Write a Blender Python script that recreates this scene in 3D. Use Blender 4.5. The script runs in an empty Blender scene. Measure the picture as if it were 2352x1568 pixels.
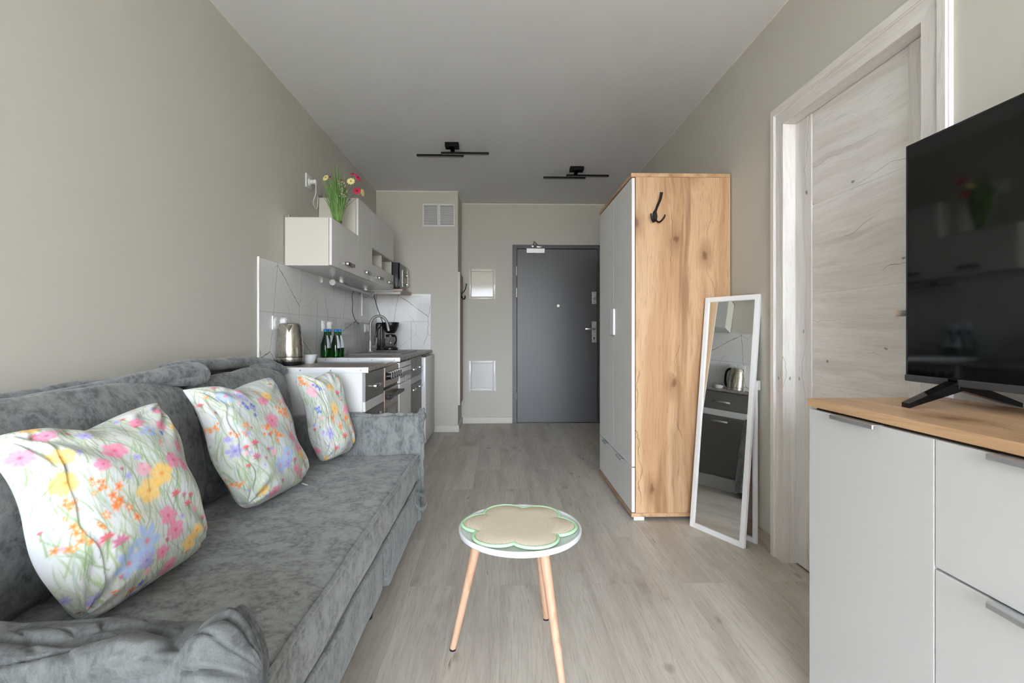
import bpy, bmesh, math, random
import numpy as np
from mathutils import Vector, Matrix, noise

random.seed(7)
S = bpy.context.scene
COL = S.collection
PI = math.pi

# ------------------------------------------------------------------ camera
cam_d = bpy.data.cameras.new('camera')
cam = bpy.data.objects.new('camera', cam_d)
COL.objects.link(cam)
cam_d.sensor_fit = 'HORIZONTAL'
cam_d.sensor_width = 36.0
cam_d.lens = 1130 / 2352 * 36.0
cam_d.shift_y = -20 / 2352
cam_d.clip_start = 0.02
cam.location = (0, 0, 1.07)
cam.rotation_euler = (PI / 2, 0, -math.atan(27 / 1130))
S.camera = cam

# ------------------------------------------------------------------ light
W = bpy.data.worlds.new('world')
S.world = W
W.use_nodes = True
wt = W.node_tree
bg = wt.nodes['Background']
# overcast sky above the horizon, dimmer warm ground and houses below it
_tc = wt.nodes.new('ShaderNodeTexCoord'); _sp = wt.nodes.new('ShaderNodeSeparateXYZ'); _rp = wt.nodes.new('ShaderNodeValToRGB')
wt.links.new(_tc.outputs['Generated'], _sp.inputs[0])
_mr = wt.nodes.new('ShaderNodeMapRange'); _mr.inputs[1].default_value = -0.5; _mr.inputs[2].default_value = 0.5
wt.links.new(_sp.outputs[2], _mr.inputs[0]); wt.links.new(_mr.outputs[0], _rp.inputs[0])
_e = _rp.color_ramp.elements
_e[0].position = 0.44; _e[0].color = (0.30, 0.285, 0.262, 1)
_e[1].position = 0.56; _e[1].color = (0.89, 0.96, 1.06, 1)
_k = _e.new(0.72); _k.color = (0.89, 0.96, 1.06, 1)
_k = _e.new(0.95); _k.color = (0.70, 0.80, 0.95, 1)
wt.links.new(_rp.outputs[0], bg.inputs[0])
bg.inputs[1].default_value = 34.0

YF = -3.6            # inner face of the wall behind the camera
WIN = (-1.25, 1.25, 0.06, 2.50)
_pd = bpy.data.lights.new('window_daylight', 'AREA')
_pd.shape = 'RECTANGLE'; _pd.size = WIN[1] - WIN[0]; _pd.size_y = WIN[3] - WIN[2]
_pd.cycles.is_portal = True
_po = bpy.data.objects.new('window_daylight', _pd); COL.objects.link(_po)
_po.location = (0, YF - .21, (WIN[2] + WIN[3]) / 2); _po.rotation_euler = (PI / 2, 0, PI)

S.view_settings.view_transform = 'Standard'
S.view_settings.look = 'None'
S.view_settings.gamma = 1
S.view_settings.use_curve_mapping = False
S.view_settings.exposure = 0.0

# ------------------------------------------------------------------ helpers
BASE = {}

def tag(o, label=None, cat=None, group=None, kind=None):
    if label: o['label'] = label
    if cat: o['category'] = cat
    if group: o['group'] = group
    if kind: o['kind'] = kind
    return o

def thing(name, loc, label, cat, group=None, kind=None):
    o = bpy.data.objects.new(name, None)
    o.empty_display_size = 0.1
    COL.objects.link(o)
    o.location = loc
    BASE[o.name] = Vector(loc)
    return tag(o, label, cat, group, kind)

def mat_slots(me, m):
    if isinstance(m, (list, tuple)):
        for k in m: me.materials.append(k)
    elif m: me.materials.append(m)

def obj(name, bm, m, parent=None, smooth=None, loc=None, normals=True):
    """links bm (world coordinates) as one mesh object; smooth = auto-smooth angle in degrees"""
    off = BASE[parent.name] if parent else Vector(loc or (0, 0, 0))
    if normals: bmesh.ops.recalc_face_normals(bm, faces=bm.faces)
    if off.length: bmesh.ops.translate(bm, verts=bm.verts, vec=-off)
    if smooth:
        a = math.radians(smooth)
        for f in bm.faces: f.smooth = True
        for e in bm.edges:
            if len(e.link_faces) == 2:
                if e.calc_face_angle(0) > a: e.smooth = False
    me = bpy.data.meshes.new(name)
    bm.to_mesh(me); bm.free()
    mat_slots(me, m)
    o = bpy.data.objects.new(name, me)
    COL.objects.link(o)
    if parent:
        o.parent = parent
        BASE[o.name] = off
    else:
        o.location = off
        BASE[o.name] = off
    return o

def NB(): return bmesh.new()

def box(bm, x0, x1, y0, y1, z0, z1, r=0.0, seg=2, mi=0, M=None):
    res = bmesh.ops.create_cube(bm, size=1.0)
    vs = res['verts']
    for v in vs:
        v.co = Vector(((x0 + x1) / 2 + v.co.x * (x1 - x0), (y0 + y1) / 2 + v.co.y * (y1 - y0), (z0 + z1) / 2 + v.co.z * (z1 - z0)))
    fs = set(f for v in vs for f in v.link_faces)
    if r > 0:
        es = set(e for v in vs for e in v.link_edges)
        rr = min(r, 0.49 * min(abs(x1 - x0), abs(y1 - y0), abs(z1 - z0)))
        out = bmesh.ops.bevel(bm, geom=list(es), offset=rr, segments=seg, affect='EDGES', profile=0.5)
        fs = set(out['faces']) | set(f for f in fs if f.is_valid)
        allv = set(v for f in fs for v in f.verts)
        fs = set(f for v in allv for f in v.link_faces)
        vs = list(allv)
    for f in fs: f.material_index = mi
    if M is not None:
        for v in vs: v.co = M @ v.co
    return vs

def cyl(bm, p0, p1, r0, r1=None, n=20, mi=0, cap=True):
    if r1 is None: r1 = r0
    p0, p1 = Vector(p0), Vector(p1)
    d = (p1 - p0).normalized()
    a = d.orthogonal().normalized(); b = d.cross(a)
    rings = []
    for p, r in ((p0, r0), (p1, r1)):
        rings.append([bm.verts.new(p + (a * math.cos(2 * PI * i / n) + b * math.sin(2 * PI * i / n)) * r) for i in range(n)])
    for i in range(n):
        f = bm.faces.new((rings[0][i], rings[0][(i + 1) % n], rings[1][(i + 1) % n], rings[1][i])); f.material_index = mi
    if cap:
        f = bm.faces.new(rings[0][::-1]); f.material_index = mi
        f = bm.faces.new(rings[1]); f.material_index = mi

def tube(bm, pts, r, n=12, mi=0, cap=True, closed=False):
    pts = [Vector(p) for p in pts]
    m = len(pts)
    rs = r if isinstance(r, (list, tuple)) else [r] * m
    rings = []; a = None
    for i, p in enumerate(pts):
        if closed: d = pts[(i + 1) % m] - pts[i - 1]
        else: d = pts[min(i + 1, m - 1)] - pts[max(i - 1, 0)]
        d.normalize()
        if a is None: a = d.orthogonal().normalized()
        else:
            a = (a - d * a.dot(d)); a.normalize()
        b = d.cross(a)
        rings.append([bm.verts.new(p + (a * math.cos(2 * PI * k / n) + b * math.sin(2 * PI * k / n)) * rs[i]) for k in range(n)])
    for i in range(m if closed else m - 1):
        A, B = rings[i], rings[(i + 1) % m]
        for k in range(n):
            f = bm.faces.new((A[k], A[(k + 1) % n], B[(k + 1) % n], B[k])); f.material_index = mi
    if cap and not closed:
        bm.faces.new(rings[0][::-1]).material_index = mi
        bm.faces.new(rings[-1]).material_index = mi

def spline(pts, n=8):
    pts = [Vector(p) for p in pts]
    out = []
    m = len(pts)
    for i in range(m - 1):
        p0, p1, p2, p3 = pts[max(i - 1, 0)], pts[i], pts[i + 1], pts[min(i + 2, m - 1)]
        for k in range(n):
            t = k / n
            out.append(0.5 * ((2 * p1) + (p2 - p0) * t + (2 * p0 - 5 * p1 + 4 * p2 - p3) * t * t + (3 * p1 - p0 - 3 * p2 + p3) * t ** 3))
    out.append(pts[-1])
    return out

def lathe(bm, c, prof, n=40, mi=0):
    """prof: list of (r, z) bottom to top around the vertical axis through c"""
    c = Vector(c); rings = []
    for r, z in prof:
        if r < 1e-6: rings.append([bm.verts.new(c + Vector((0, 0, z)))])
        else: rings.append([bm.verts.new(c + Vector((r * math.cos(2 * PI * k / n), r * math.sin(2 * PI * k / n), z))) for k in range(n)])
    for A, B in zip(rings, rings[1:]):
        for k in range(n):
            k2 = (k + 1) % n
            if len(A) == 1 and len(B) == 1: continue
            if len(A) == 1: f = bm.faces.new((A[0], B[k2], B[k]))
            elif len(B) == 1: f = bm.faces.new((A[k], A[k2], B[0]))
            else: f = bm.faces.new((A[k], A[k2], B[k2], B[k]))
            f.material_index = mi

def soft(bm, x0, x1, y0, y1, z0, z1, r, puff=(0, 0, 0), n=(10, 10, 10), fn=None, amp=0.0, fr=6.0, seed=0.0):
    """soft upholstered block: rounded corners, bulging faces, small lumps"""
    c = Vector(((x0 + x1) / 2, (y0 + y1) / 2, (z0 + z1) / 2))
    h = Vector(((x1 - x0) / 2, (y1 - y0) / 2, (z1 - z0) / 2))
    r = min(r, min(h) * 0.98)
    keys = {}
    def vert(i, j, k):
        key = (i, j, k)
        if key in keys: return keys[key]
        q = Vector((-1 + 2 * i / n[0], -1 + 2 * j / n[1], -1 + 2 * k / n[2]))
        # denser lines towards the edges
        q = Vector([math.copysign(abs(t) ** 0.8, t) for t in q])
        p = Vector((q.x * h.x, q.y * h.y, q.z * h.z))
        inn = Vector([max(-h[a] + r, min(h[a] - r, p[a])) for a in range(3)])
        d = p - inn
        if d.length > 1e-9: p = inn + d.normalized() * r if max(abs(q.x), abs(q.y), abs(q.z)) > 0.999 else p
        w = [(1 - q[a] ** 2) for a in range(3)]
        p.x += math.copysign(puff[0] * w[1] * w[2], q.x) * (abs(q.x) > 0.999)
        p.y += math.copysign(puff[1] * w[0] * w[2], q.y) * (abs(q.y) > 0.999)
        p.z += math.copysign(puff[2] * w[0] * w[1], q.z) * (abs(q.z) > 0.999)
        P = c + p
        if amp:
            nv = Vector(P) * fr + Vector((seed, seed * 1.3, -seed))
            P = P + noise.noise_vector(nv) * amp + noise.noise_vector(nv * 2.7) * amp * 0.4
        if fn: P = Vector(fn(P, q))
        v = bm.verts.new(P); keys[key] = v
        return v
    A, B, Cc = n
    for k in (0, Cc):
        for i in range(A):
            for j in range(B): bm.faces.new((vert(i, j, k), vert(i + 1, j, k), vert(i + 1, j + 1, k), vert(i, j + 1, k)))
    for j in (0, B):
        for i in range(A):
            for k in range(Cc): bm.faces.new((vert(i, j, k), vert(i + 1, j, k), vert(i + 1, j, k + 1), vert(i, j, k + 1)))
    for i in (0, A):
        for j in range(B):
            for k in range(Cc): bm.faces.new((vert(i, j, k), vert(i, j + 1, k), vert(i, j + 1, k + 1), vert(i, j, k + 1)))

# ------------------------------------------------------------------ materials
def srgb(r, g, b):
    def f(c):
        c /= 255
        return c / 12.92 if c <= 0.04045 else ((c + 0.055) / 1.055) ** 2.4
    return (f(r), f(g), f(b), 1)

class Mt:
    def __init__(s, name, col=(0.5, 0.5, 0.5, 1), rough=0.5, metal=0.0, **kw):
        s.m = bpy.data.materials.new(name); s.m.use_nodes = True
        s.t = s.m.node_tree; s.p = s.t.nodes['Principled BSDF']
        s.p.inputs['Base Color'].default_value = col
        s.p.inputs['Roughness'].default_value = rough
        s.p.inputs['Metallic'].default_value = metal
        for k, v in kw.items(): s.p.inputs[k.replace('_', ' ')].default_value = v
        s.tc = None
    def n(s, ty, **kw):
        nd = s.t.nodes.new('ShaderNode' + ty)
        for k, v in kw.items(): setattr(nd, k, v)
        return nd
    def put(s, nd, i, v):
        if isinstance(v, bpy.types.NodeSocket): s.t.links.new(v, nd.inputs[i])
        elif v is not None: nd.inputs[i].default_value = v
    def co(s, scale=(1, 1, 1), loc=(0, 0, 0), src=None, rot=(0, 0, 0)):
        if src is None:
            if s.tc is None: s.tc = s.n('TexCoord')
            src = s.tc.outputs['Object']
        mp = s.n('Mapping'); s.put(mp, 0, src)
        mp.inputs['Scale'].default_value = scale; mp.inputs['Location'].default_value = loc
        mp.inputs['Rotation'].default_value = rot
        return mp.outputs[0]
    def noise(s, vec, scale=5, detail=3, rough=0.5, dist=0, out=0):
        nd = s.n('TexNoise'); s.put(nd, 'Vector', vec)
        nd.inputs['Scale'].default_value = scale; nd.inputs['Detail'].default_value = detail
        nd.inputs['Roughness'].default_value = rough; nd.inputs['Distortion'].default_value = dist
        return nd.outputs[out]
    def vor(s, vec, scale=5, feat='F1', out='Distance', rnd=1.0):
        nd = s.n('TexVoronoi', feature=feat); s.put(nd, 'Vector', vec)
        nd.inputs['Scale'].default_value = scale; nd.inputs['Randomness'].default_value = rnd
        return nd.outputs[out]
    def ramp(s, fac, stops, interp='LINEAR'):
        nd = s.n('ValToRGB'); s.put(nd, 0, fac)
        cr = nd.color_ramp; cr.interpolation = interp
        while len(cr.elements) < len(stops): cr.elements.new(0.5)
        for e, (p, c) in zip(cr.elements, stops):
            e.position = p; e.color = c if len(c) == 4 else (c[0], c[1], c[2], 1)
        return nd.outputs[0]
    def g(s, fac, a, b):
        """smooth step from a to b"""
        nd = s.n('MapRange', interpolation_type='SMOOTHSTEP'); s.put(nd, 0, fac)
        nd.inputs[1].default_value = a; nd.inputs[2].default_value = b
        return nd.outputs[0]
    def mix(s, f, a, b, mode='MIX'):
        nd = s.n('Mix', data_type='RGBA', blend_type=mode)
        s.put(nd, 0, f); s.put(nd, 6, a); s.put(nd, 7, b)
        return nd.outputs[2]
    def math(s, op, a, b=None):
        nd = s.n('Math', operation=op); s.put(nd, 0, a)
        if b is not None: s.put(nd, 1, b)
        return nd.outputs[0]
    def vadd(s, a, b, sc=1.0):
        m1 = s.n('VectorMath', operation='SUBTRACT'); s.put(m1, 0, b); m1.inputs[1].default_value = (0.5, 0.5, 0.5)
        m2 = s.n('VectorMath', operation='SCALE'); s.put(m2, 0, m1.outputs[0]); m2.inputs['Scale'].default_value = sc
        m3 = s.n('VectorMath', operation='ADD'); s.put(m3, 0, a); s.put(m3, 1, m2.outputs[0])
        return m3.outputs[0]
    def bump(s, h, st=0.1, dist=0.01):
        nd = s.n('Bump'); s.put(nd, 'Height', h)
        nd.inputs['Strength'].default_value = st; nd.inputs['Distance'].default_value = dist
        s.t.links.new(nd.outputs[0], s.p.inputs['Normal'])
    def color(s, c): s.put(s.p, 'Base Color', c)

def simple(name, col, rough=0.5, metal=0.0, **kw):
    return Mt(name, col, rough, metal, **kw).m

def plaster(name, col):
    m = Mt(name, col, 0.75)
    m.p.inputs['Specular IOR Level'].default_value = 0.3
    v = m.co()
    f = m.noise(v, 1.3, 2)
    c2 = tuple(x * 0.96 for x in col[:3]) + (1,)
    m.color(m.mix(f, col, c2))
    m.bump(m.noise(v, 220, 2), 0.06, 0.002)
    return m.m

M_wall = plaster('beige wall paint', srgb(209, 206, 197))
M_ceil = plaster('white ceiling paint', srgb(241, 242, 243))

def wood(name, axis, base, mid, dark, knotc, crack=0.0, kth=0.45, cw=0.007, sc=1.0, rough=0.5, fine_k=0.35, band_k=1.0, knots=True, seed=0.0):
    """grain runs along axis ('x','y','z') of the object"""
    m = Mt(name, base, rough)
    ai = 'xyz'.index(axis)
    def sv(ac, al): return tuple(al if i == ai else ac for i in range(3))
    warp = m.noise(m.co(sv(2.0 * sc, 1.3 * sc), (seed, seed, seed)), 1.0, 2, out=1)
    base_co = m.vadd(m.co((1, 1, 1), (seed, seed * .7, seed * .3)), warp, 0.10)
    b1 = m.noise(m.co(sv(7 * sc, 0.45 * sc), src=base_co), 1.0, 5, 0.6)
    c = m.mix(m.g(b1, 0.42, 0.60), base, mid)
    b2 = m.noise(m.co(sv(16 * sc, 0.6 * sc), (3, 1, 2), src=base_co), 1.0, 3, 0.55)
    c = m.mix(m.math('MULTIPLY', m.g(b2, 0.52, 0.70), 0.75 * band_k), c, dark)
    f = m.noise(m.co(sv(150 * sc, 5 * sc), src=base_co), 1.0, 3, 0.6)
    c = m.mix(m.math('MULTIPLY', m.g(f, 0.45, 0.8), fine_k), c, dark)
    # pores
    sx = m.n('SeparateXYZ'); m.put(sx, 0, base_co)
    o3 = [k for k in range(3) if k != ai]
    across = m.math('ADD', sx.outputs[o3[0]], sx.outputs[o3[1]])
    cb = m.n('CombineXYZ'); m.put(cb, 0, across); m.put(cb, 1, sx.outputs[ai])
    P2 = cb.outputs[0]
    if knots:
        kv = m.n('TexVoronoi', feature='F1', voronoi_dimensions='2D')
        kvec = m.vadd(m.co((4.6 * sc, 2.6 * sc, 1), (seed, seed * .6, 0), src=P2), m.noise(m.co((26, 15, 1), src=P2), 1.0, 2, out=1), 0.14)
        m.put(kv, 'Vector', kvec); kv.inputs['Scale'].default_value = 1.0
        kd = kv.outputs['Distance']
        sep = m.n('SeparateColor'); m.put(sep, 0, kv.outputs['Color'])
        on = m.g(sep.outputs[0], kth, kth + 0.03)
        ring = m.math('MULTIPLY', m.math('SUBTRACT', 1.0, m.g(kd, 0.03, 0.34)), on)
        c = m.mix(m.math('MULTIPLY', ring, 0.60 * band_k ** 2), c, dark)
        core = m.math('MULTIPLY', m.math('SUBTRACT', 1.0, m.g(kd, 0.03 * band_k, 0.10 * band_k)), on)
        c = m.mix(m.math('MULTIPLY', core, 0.75), c, knotc)
    if crack:
        wv = m.noise(m.co((1.4, 1.7, 1), (seed * 2, 1.3, 0), src=P2), 1.0, 5, 0.55)
        ph = m.math('FRACT', m.math('ADD', m.math('MULTIPLY', across, 4.6 * sc), m.math('MULTIPLY', wv, 1.5)))
        line = m.math('SUBTRACT', 1.0, m.g(m.math('ABSOLUTE', m.math('SUBTRACT', ph, 0.5)), cw * .3, cw * 1.4))
        msk = m.g(m.noise(m.co((7, 2.1, 1), (3, 9 + seed, 0), src=P2), 1.0, 2), 0.50, 0.60)
        c = m.mix(m.math('MULTIPLY', m.math('MULTIPLY', line, msk), crack), c, knotc)
    m.color(c)
    m.bump(f, 0.08, 0.002)
    return m.m

oak = dict(base=srgb(208, 172, 134), mid=srgb(190, 149, 109), dark=srgb(142, 99, 66), knotc=srgb(112, 72, 42), rough=0.42)
M_oak_z = wood('golden oak upright grain', 'z', crack=0.65, kth=0.40, cw=0.010, sc=1.0, fine_k=0.5, band_k=1.0, seed=2.3, **oak)
M_oak_y = wood('golden oak lengthwise grain', 'y', crack=0.45, kth=0.5, cw=0.009, sc=1.0, fine_k=0.45, seed=1.0, **oak)
wo = dict(base=srgb(243, 241, 238), mid=srgb(233, 229, 225), dark=srgb(190, 183, 178), knotc=srgb(100, 90, 86), rough=0.5)
M_white_oak_z = wood('bleached oak upright grain', 'z', crack=0.65, kth=0.55, cw=0.006, sc=1.3, fine_k=0.32, band_k=0.45, seed=4.0, **wo)
M_white_oak_y = wood('bleached oak crosswise grain', 'y', crack=0.65, kth=0.55, cw=0.006, sc=1.3, fine_k=0.32, band_k=0.45, seed=6.0, **wo)
M_beech = wood('pale beech', 'z', srgb(203, 166, 140), srgb(196, 157, 129), srgb(178, 136, 106), srgb(160, 116, 86), sc=2.5, fine_k=0.35, knots=False, rough=0.5)
M_brown_board = wood('brown board', 'z', srgb(160, 128, 106), srgb(150, 118, 96), srgb(130, 98, 78), srgb(90, 60, 50), sc=2, knots=False)
M_shelf = wood('beige shelf board', 'y', srgb(196, 176, 158), srgb(186, 166, 148), srgb(160, 140, 122), srgb(120, 100, 90), sc=2, knots=False)
M_base_wood = wood('grey oak skirting', 'y', srgb(190, 180, 163), srgb(178, 168, 150), srgb(150, 140, 124), srgb(110, 100, 90), sc=2, knots=False)

def floor_mat():
    m = Mt('grey oak laminate', (0.4, 0.38, 0.34, 1), 0.36)
    tc = m.n('TexCoord').outputs['Object']
    sp = m.n('SeparateXYZ'); m.put(sp, 0, tc)
    cb = m.n('CombineXYZ'); m.put(cb, 0, sp.outputs[1]); m.put(cb, 1, sp.outputs[0])
    br = m.n('TexBrick'); m.put(br, 'Vector', cb.outputs[0])
    br.offset = 0.37; br.offset_frequency = 2
    br.inputs['Color1'].default_value = (0, 0, 0, 1); br.inputs['Color2'].default_value = (1, 1, 1, 1)
    br.inputs['Mortar'].default_value = (0.5, 0.5, 0.5, 1)
    br.inputs['Scale'].default_value = 1.0; br.inputs['Mortar Size'].default_value = 0.0006
    br.inputs['Brick Width'].default_value = 1.28; br.inputs['Row Height'].default_value = 0.192
    rnd = br.outputs['Color']; mort = br.outputs['Fac']
    off = m.n('CombineXYZ'); m.put(off, 2, m.math('MULTIPLY', rnd, 37.0))
    va = m.n('VectorMath', operation='ADD'); m.put(va, 0, tc); m.put(va, 1, off.outputs[0])
    V = va.outputs[0]
    warp = m.noise(m.co((3, 1.5, 1), src=V), 1.0, 2, out=1)
    V2 = m.vadd(V, warp, 0.06)
    b1 = m.noise(m.co((9, 0.9, 1), src=V2), 1.0, 5, 0.6)
    c = m.mix(m.g(b1, 0.36, 0.68), srgb(218, 212, 202), srgb(194, 187, 177))
    c = m.mix(m.math('MULTIPLY', m.g(rnd, 0.0, 1.0), 0.20), c, srgb(176, 168, 160))
    f = m.noise(m.co((170, 7, 1), src=V2), 1.0, 4, 0.7)
    c = m.mix(m.math('MULTIPLY', m.g(f, 0.42, 0.75), 0.42), c, srgb(140, 131, 122))
    # smoky patches and dark cracks with knots
    sm = m.noise(m.co((5, 1.6, 1), (4, 2, 0), src=V2), 1.0, 4, 0.6)
    c = m.mix(m.math('MULTIPLY', m.g(sm, 0.56, 0.78), 0.72), c, srgb(126, 115, 107))
    cr = m.noise(m.co((34, 4.5, 1), (1, 7, 0), src=V2), 1.0, 5, 0.62)
    c = m.mix(m.math('MULTIPLY', m.g(cr, 0.655, 0.73), 0.7), c, srgb(84, 74, 68))
    kd = m.vor(m.co((4.2, 2.2, 1), src=m.vadd(V2, m.noise(m.co((20, 9, 1), src=V2), 1.0, 2, out=1), 0.05)), 1.0)
    c = m.mix(m.math('MULTIPLY', m.math('SUBTRACT', 1.0, m.g(kd, 0.02, 0.085)), 0.5), c, srgb(95, 84, 78))
    c = m.mix(m.math('MULTIPLY', mort, 0.35), c, srgb(120, 112, 104))
    m.color(c)
    m.put(m.p, 'Roughness', m.math('ADD', m.math('MULTIPLY', f, 0.15), 0.30))
    m.bump(f, 0.05, 0.001)
    return m.m
M_floor = floor_mat()

def marble():
    m = Mt('white marble tile', (0.8, 0.8, 0.8, 1), 0.06)
    tc = m.n('TexCoord').outputs['Object']
    sp = m.n('SeparateXYZ'); m.put(sp, 0, tc)
    cb = m.n('CombineXYZ'); m.put(cb, 0, m.math('ADD', sp.outputs[0], sp.outputs[1])); m.put(cb, 1, sp.outputs[2])
    def v2(vec, scale):
        nd = m.n('TexVoronoi', feature='DISTANCE_TO_EDGE', voronoi_dimensions='2D'); m.put(nd, 'Vector', vec); nd.inputs['Scale'].default_value = scale
        return nd.outputs['Distance']
    P = m.vadd(cb.outputs[0], m.noise(m.co((1, 1, 1), src=cb.outputs[0]), 16, 4, 0.6, out=1), 0.035)
    d = v2(m.co((1.5, 0.75, 1), (0.37, 0.61, 0), src=P, rot=(0, 0, 0.55)), 2.3)
    line = m.math('SUBTRACT', 1.0, m.g(d, 0.001, 0.009))
    msk = m.g(m.noise(m.co((1, 1, 1), (3, 3, 3), src=P), 3.0, 2), 0.34, 0.46)
    d2 = v2(m.co((1.7, 0.9, 1), (1.3, 2.2, 0), src=P, rot=(0, 0, -0.75)), 3.1)
    line2 = m.math('SUBTRACT', 1.0, m.g(d2, 0.0, 0.009))
    msk2 = m.g(m.noise(m.co((1, 1, 1), (7, 3, 1), src=P), 4, 2), 0.50, 0.60)
    base = m.mix(m.noise(P, 3, 3), srgb(246, 246, 245), srgb(236, 238, 240))
    c = m.mix(m.math('MULTIPLY', m.math('MULTIPLY', line, msk), 0.85), base, srgb(98, 95, 92))
    c = m.mix(m.math('MULTIPLY', m.math('MULTIPLY', line2, msk2), 0.55), c, srgb(150, 147, 144))
    m.color(c)
    return m.m
M_tile = marble()
M_tile_edge = simple('white tile edge strip', srgb(232, 230, 224), 0.3)

def chenille(name, a, b, d, streak=(9, 9, 9), seed=0.0):
    m = Mt(name, a, 0.95)
    m.p.inputs['Sheen Weight'].default_value = 0.25
    m.p.inputs['Sheen Roughness'].default_value = 0.5
    v = m.co((1, 1, 1), (seed, seed, seed))
    w = m.vadd(v, m.noise(v, 9, 2, out=1), 0.05)
    n1 = m.noise(m.co(streak, src=w), 1.0, 6, 0.68)
    n2 = m.noise(m.co(tuple(q * 5 for q in streak), src=w), 1.0, 4, 0.65)
    c = m.mix(m.g(n1, 0.41, 0.60), d, a)
    c = m.mix(m.math('MULTIPLY', m.g(n2, 0.38, 0.62), 0.55), c, b)
    n3 = m.noise(m.co((420, 420, 420)), 1.0, 1)
    c = m.mix(m.math('MULTIPLY', m.g(n3, 0.3, 0.7), 0.22), c, d)
    m.color(c)
    hb = m.math('ADD', m.math('MULTIPLY', n3, 0.5), n2)
    m.bump(hb, 0.35, 0.0025)
    return m.m
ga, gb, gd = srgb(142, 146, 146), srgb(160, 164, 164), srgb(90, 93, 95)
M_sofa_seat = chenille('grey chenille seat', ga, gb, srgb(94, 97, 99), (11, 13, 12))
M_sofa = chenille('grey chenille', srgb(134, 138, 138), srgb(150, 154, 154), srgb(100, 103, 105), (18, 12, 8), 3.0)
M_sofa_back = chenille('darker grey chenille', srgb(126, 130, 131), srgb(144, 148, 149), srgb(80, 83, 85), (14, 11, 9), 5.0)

M_white_matt = simple('white melamine', srgb(222, 223, 222), 0.45)
M_side_front = simple('pale sideboard front', srgb(212, 212, 211), 0.42)
M_white_front = simple('pale grey melamine front', srgb(238, 238, 237), 0.42)
M_white_gloss = simple('white gloss front', srgb(236, 235, 233), 0.12)
M_cream_side = simple('cream cabinet side', srgb(213, 209, 198), 0.5)
M_white_plastic = simple('white plastic', srgb(232, 233, 232), 0.3)
M_white_lacq = simple('white lacquer', srgb(224, 227, 229), 0.25)
M_white_br = simple('bright white lacquer', srgb(246, 247, 248), 0.3)
M_appl = simple('white enamel', srgb(242, 243, 245), 0.2)
M_graphite = simple('graphite front', srgb(108, 106, 102), 0.38)
M_graph_edge = simple('grey edge band', srgb(150, 148, 154), 0.4)
M_black = simple('black plastic', srgb(22, 22, 24), 0.35)
M_black_gloss = simple('black gloss', srgb(8, 8, 10), 0.06)
M_black_iron = simple('black cast iron', srgb(16, 15, 15), 0.4, 0.3)
M_gap = simple('dark gap', srgb(40, 30, 22), 0.8)
M_chrome = simple('brushed nickel', srgb(186, 186, 184), 0.25, 1.0)
M_alu = simple('satin aluminium', srgb(205, 207, 210), 0.35, 0.85)
M_alu_pale = simple('pale aluminium', srgb(238, 239, 241), 0.45, 0.25)
M_mirror = simple('silvered mirror', (0.86, 0.88, 0.87, 1), 0.0, 1.0)
M_door = simple('anthracite door paint', srgb(89, 90, 92), 0.38)
M_door_frame = simple('anthracite frame paint', srgb(78, 79, 81), 0.4)
M_tape = simple('pale metal', srgb(215, 215, 212), 0.3, 0.4)
M_mint = simple('mint cotton cord', srgb(186, 226, 184), 0.8)
M_skirt = simple('pale skirting', srgb(216, 213, 204), 0.45)
M_caulk = simple('white ceiling seam', srgb(236, 232, 220), 0.6)
M_groove_highlight = simple('painted groove highlight', srgb(240, 238, 234), 0.3)
M_screen = simple('switched off screen', srgb(5, 6, 7), 0.05, IOR=1.75)
M_led = simple('milky led diffuser', srgb(170, 170, 170), 0.5)

def brushed(name, col, rough, scale):
    m = Mt(name, col, rough, 1.0)
    n = m.noise(m.co(scale), 1.0, 2)
    m.put(m.p, 'Roughness', m.math('ADD', m.math('MULTIPLY', n, 0.18), rough - 0.08))
    return m.m
M_steel = brushed('brushed steel', srgb(190, 184, 174), 0.26, (400, 400, 3))
M_steel_panel = brushed('steel control panel', srgb(196, 182, 168), 0.34, (3, 3, 500))

def worktop_mat():
    m = Mt('stone grey worktop', srgb(150, 143, 135), 0.35)
    v = m.co()
    n1 = m.noise(m.co((1.5, 7, 5), src=m.vadd(v, m.noise(v, 4, 2, out=1), 0.1)), 1.6, 5, 0.6)
    c = m.mix(m.g(n1, 0.35, 0.7), srgb(166, 159, 151), srgb(134, 127, 120))
    d = m.vor(m.co((1, 1.8, 1), (1, 2, 0), src=m.vadd(v, m.noise(v, 5, 2, out=1), 0.2)), 2.4, 'DISTANCE_TO_EDGE')
    c = m.mix(m.math('MULTIPLY', m.math('SUBTRACT', 1.0, m.g(d, 0.0, 0.014)), 0.4), c, srgb(205, 200, 192))
    m.color(c)
    return m.m
M_worktop = worktop_mat()
M_granite = simple('grey composite', srgb(150, 148, 148), 0.4)
M_tap = simple('grey composite tap', srgb(140, 139, 136), 0.32, 0.3)

def glass(name, col=(1, 1, 1, 1), rough=0.0, ior=1.45):
    m = Mt(name, col, rough)
    m.p.inputs['Transmission Weight'].default_value = 1.0
    m.p.inputs['IOR'].default_value = ior
    return m.m
M_green_glass = glass('green bottle glass', srgb(28, 128, 40), 0.02)
M_clear_glass = glass('clear glass', (0.95, 0.96, 0.95, 1), 0.0)

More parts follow.
